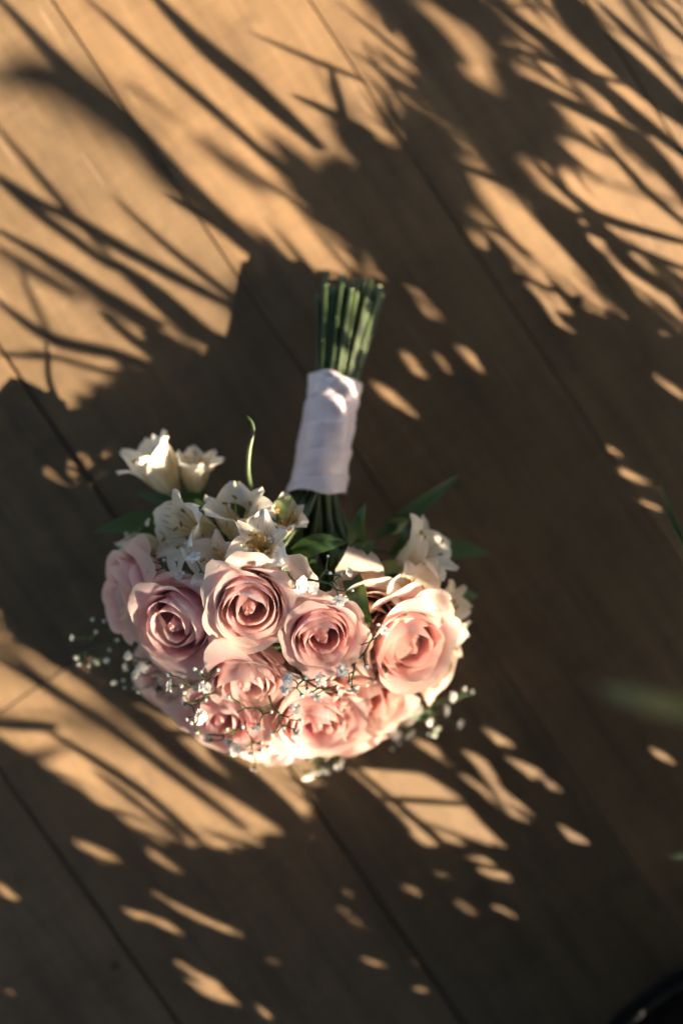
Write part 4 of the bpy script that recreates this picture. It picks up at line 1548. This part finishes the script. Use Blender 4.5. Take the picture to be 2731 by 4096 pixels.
    me = mesh('palm_foliage', verts, faces, uvs)
    o = link('palm_foliage', me, M_PALM, palm)
    o['kind'] = 'stuff'
    print('palm leaflets', made, len(verts) // 15)


ZONE_DEPTH = 0.98
LIT_DEPTH = 2.2
build_crown()


# ------------------------------------------------------------------ added tree out of view, blocks sky light to darken the floor
def build_added_tree():
    rng = random.Random(9)
    bx, by = -2.3, 1.5
    tree = link('added_shade_tree', None, None, None, (bx, by, 0))
    tag(tree, 'added leafy tree out of view overhead, put there to block sky light from the floor', 'tree')
    mb = MB()
    mb.tube([(0, 0, -.01), (.05, -.03, .7), (.25, -.2, 1.5), (.7, -.5, 2.15)], [.16, .13, .11, .08], 14)
    for k in range(7):
        a = rng.uniform(0, 6.28)
        mb.tube([(.7, -.5, 2.1), (.7 + .8 * math.cos(a), -.5 + .8 * math.sin(a), 2.3), (1.2 + 2.0 * math.cos(a), -.8 + 2.0 * math.sin(a), 2.25)], [.05, .035, .012], 8)
    link('added_trunk', mb.build('added_trunk'), M_SOIL, tree)
    verts, faces, uvs = [], [], []
    n = 0
    while n < 2600:
        r, a = 3.4 * math.sqrt(rng.random()), rng.uniform(0, 6.28)
        p = Vector((r * math.cos(a) - .1, r * math.sin(a) - .1, rng.uniform(1.75, 2.45) - .03 * r * r))
        gx, gy = gpx(ground_of(p))
        if -2600 < gx < 4600 and -2200 < gy < 6200:
            n += 0.25
            continue
        L, w = rng.uniform(.25, .42), rng.uniform(.05, .09)
        t = Vector((rng.uniform(-1, 1), rng.uniform(-1, 1), rng.uniform(-.4, .2))).normalized()
        s = t.cross(Vector((rng.uniform(-.4, .4), rng.uniform(-.4, .4), 1))).normalized()
        up = s.cross(t)
        b0 = len(verts)
        for i in range(5):
            k = -1 + i * .5
            for q in (-1, 1):
                verts.append(p + t * (L / 2 * k) + s * (q * w * max(.05, 1 - k * k)) - up * (.04 * k * k) - Vector((bx, by, 0)))
                uvs.append(((q + 1) / 2, i / 4))
        for i in range(4):
            faces.append((b0 + 2 * i, b0 + 2 * i + 1, b0 + 2 * i + 3, b0 + 2 * i + 2))
        n += 1
    o = link('added_crown', mesh('added_crown', verts, faces, uvs), M_PALM, tree)
    o['kind'] = 'stuff'


build_added_tree()


# ------------------------------------------------------------------ small things lying on the floor
def crumb(px, py, size, seed, label):
    rng = random.Random(seed)
    mb = MB()
    seg = 7
    v = []
    for j in range(5):
        bb = math.pi * j / 4
        for k in range(seg):
            a = 2 * math.pi * k / seg
            q = rng.uniform(.75, 1.15)
            v.append((math.sin(bb) * math.cos(a) * q * size, math.sin(bb) * math.sin(a) * q * size * .8, math.cos(bb) * size * .55 * q))
    f = [(j * seg + k, (j + 1) * seg + k, (j + 1) * seg + (k + 1) % seg, j * seg + (k + 1) % seg) for j in range(4) for k in range(seg)]
    mb.add(v, f)
    p = P(px, py)
    o = link('soil_crumb', mb.build('soil_crumb', False), M_CRUMB, None, (p.x, p.y, size * .5))
    tag(o, label, 'crumb', 'crumbs of soil on the floor')


crumb(2322, 1200, .0045, 1, 'small dark crumb on the sunlit board beyond the stem ends')
crumb(462, 3862, .0045, 2, 'small dark crumb beside the long joint at the lower left')
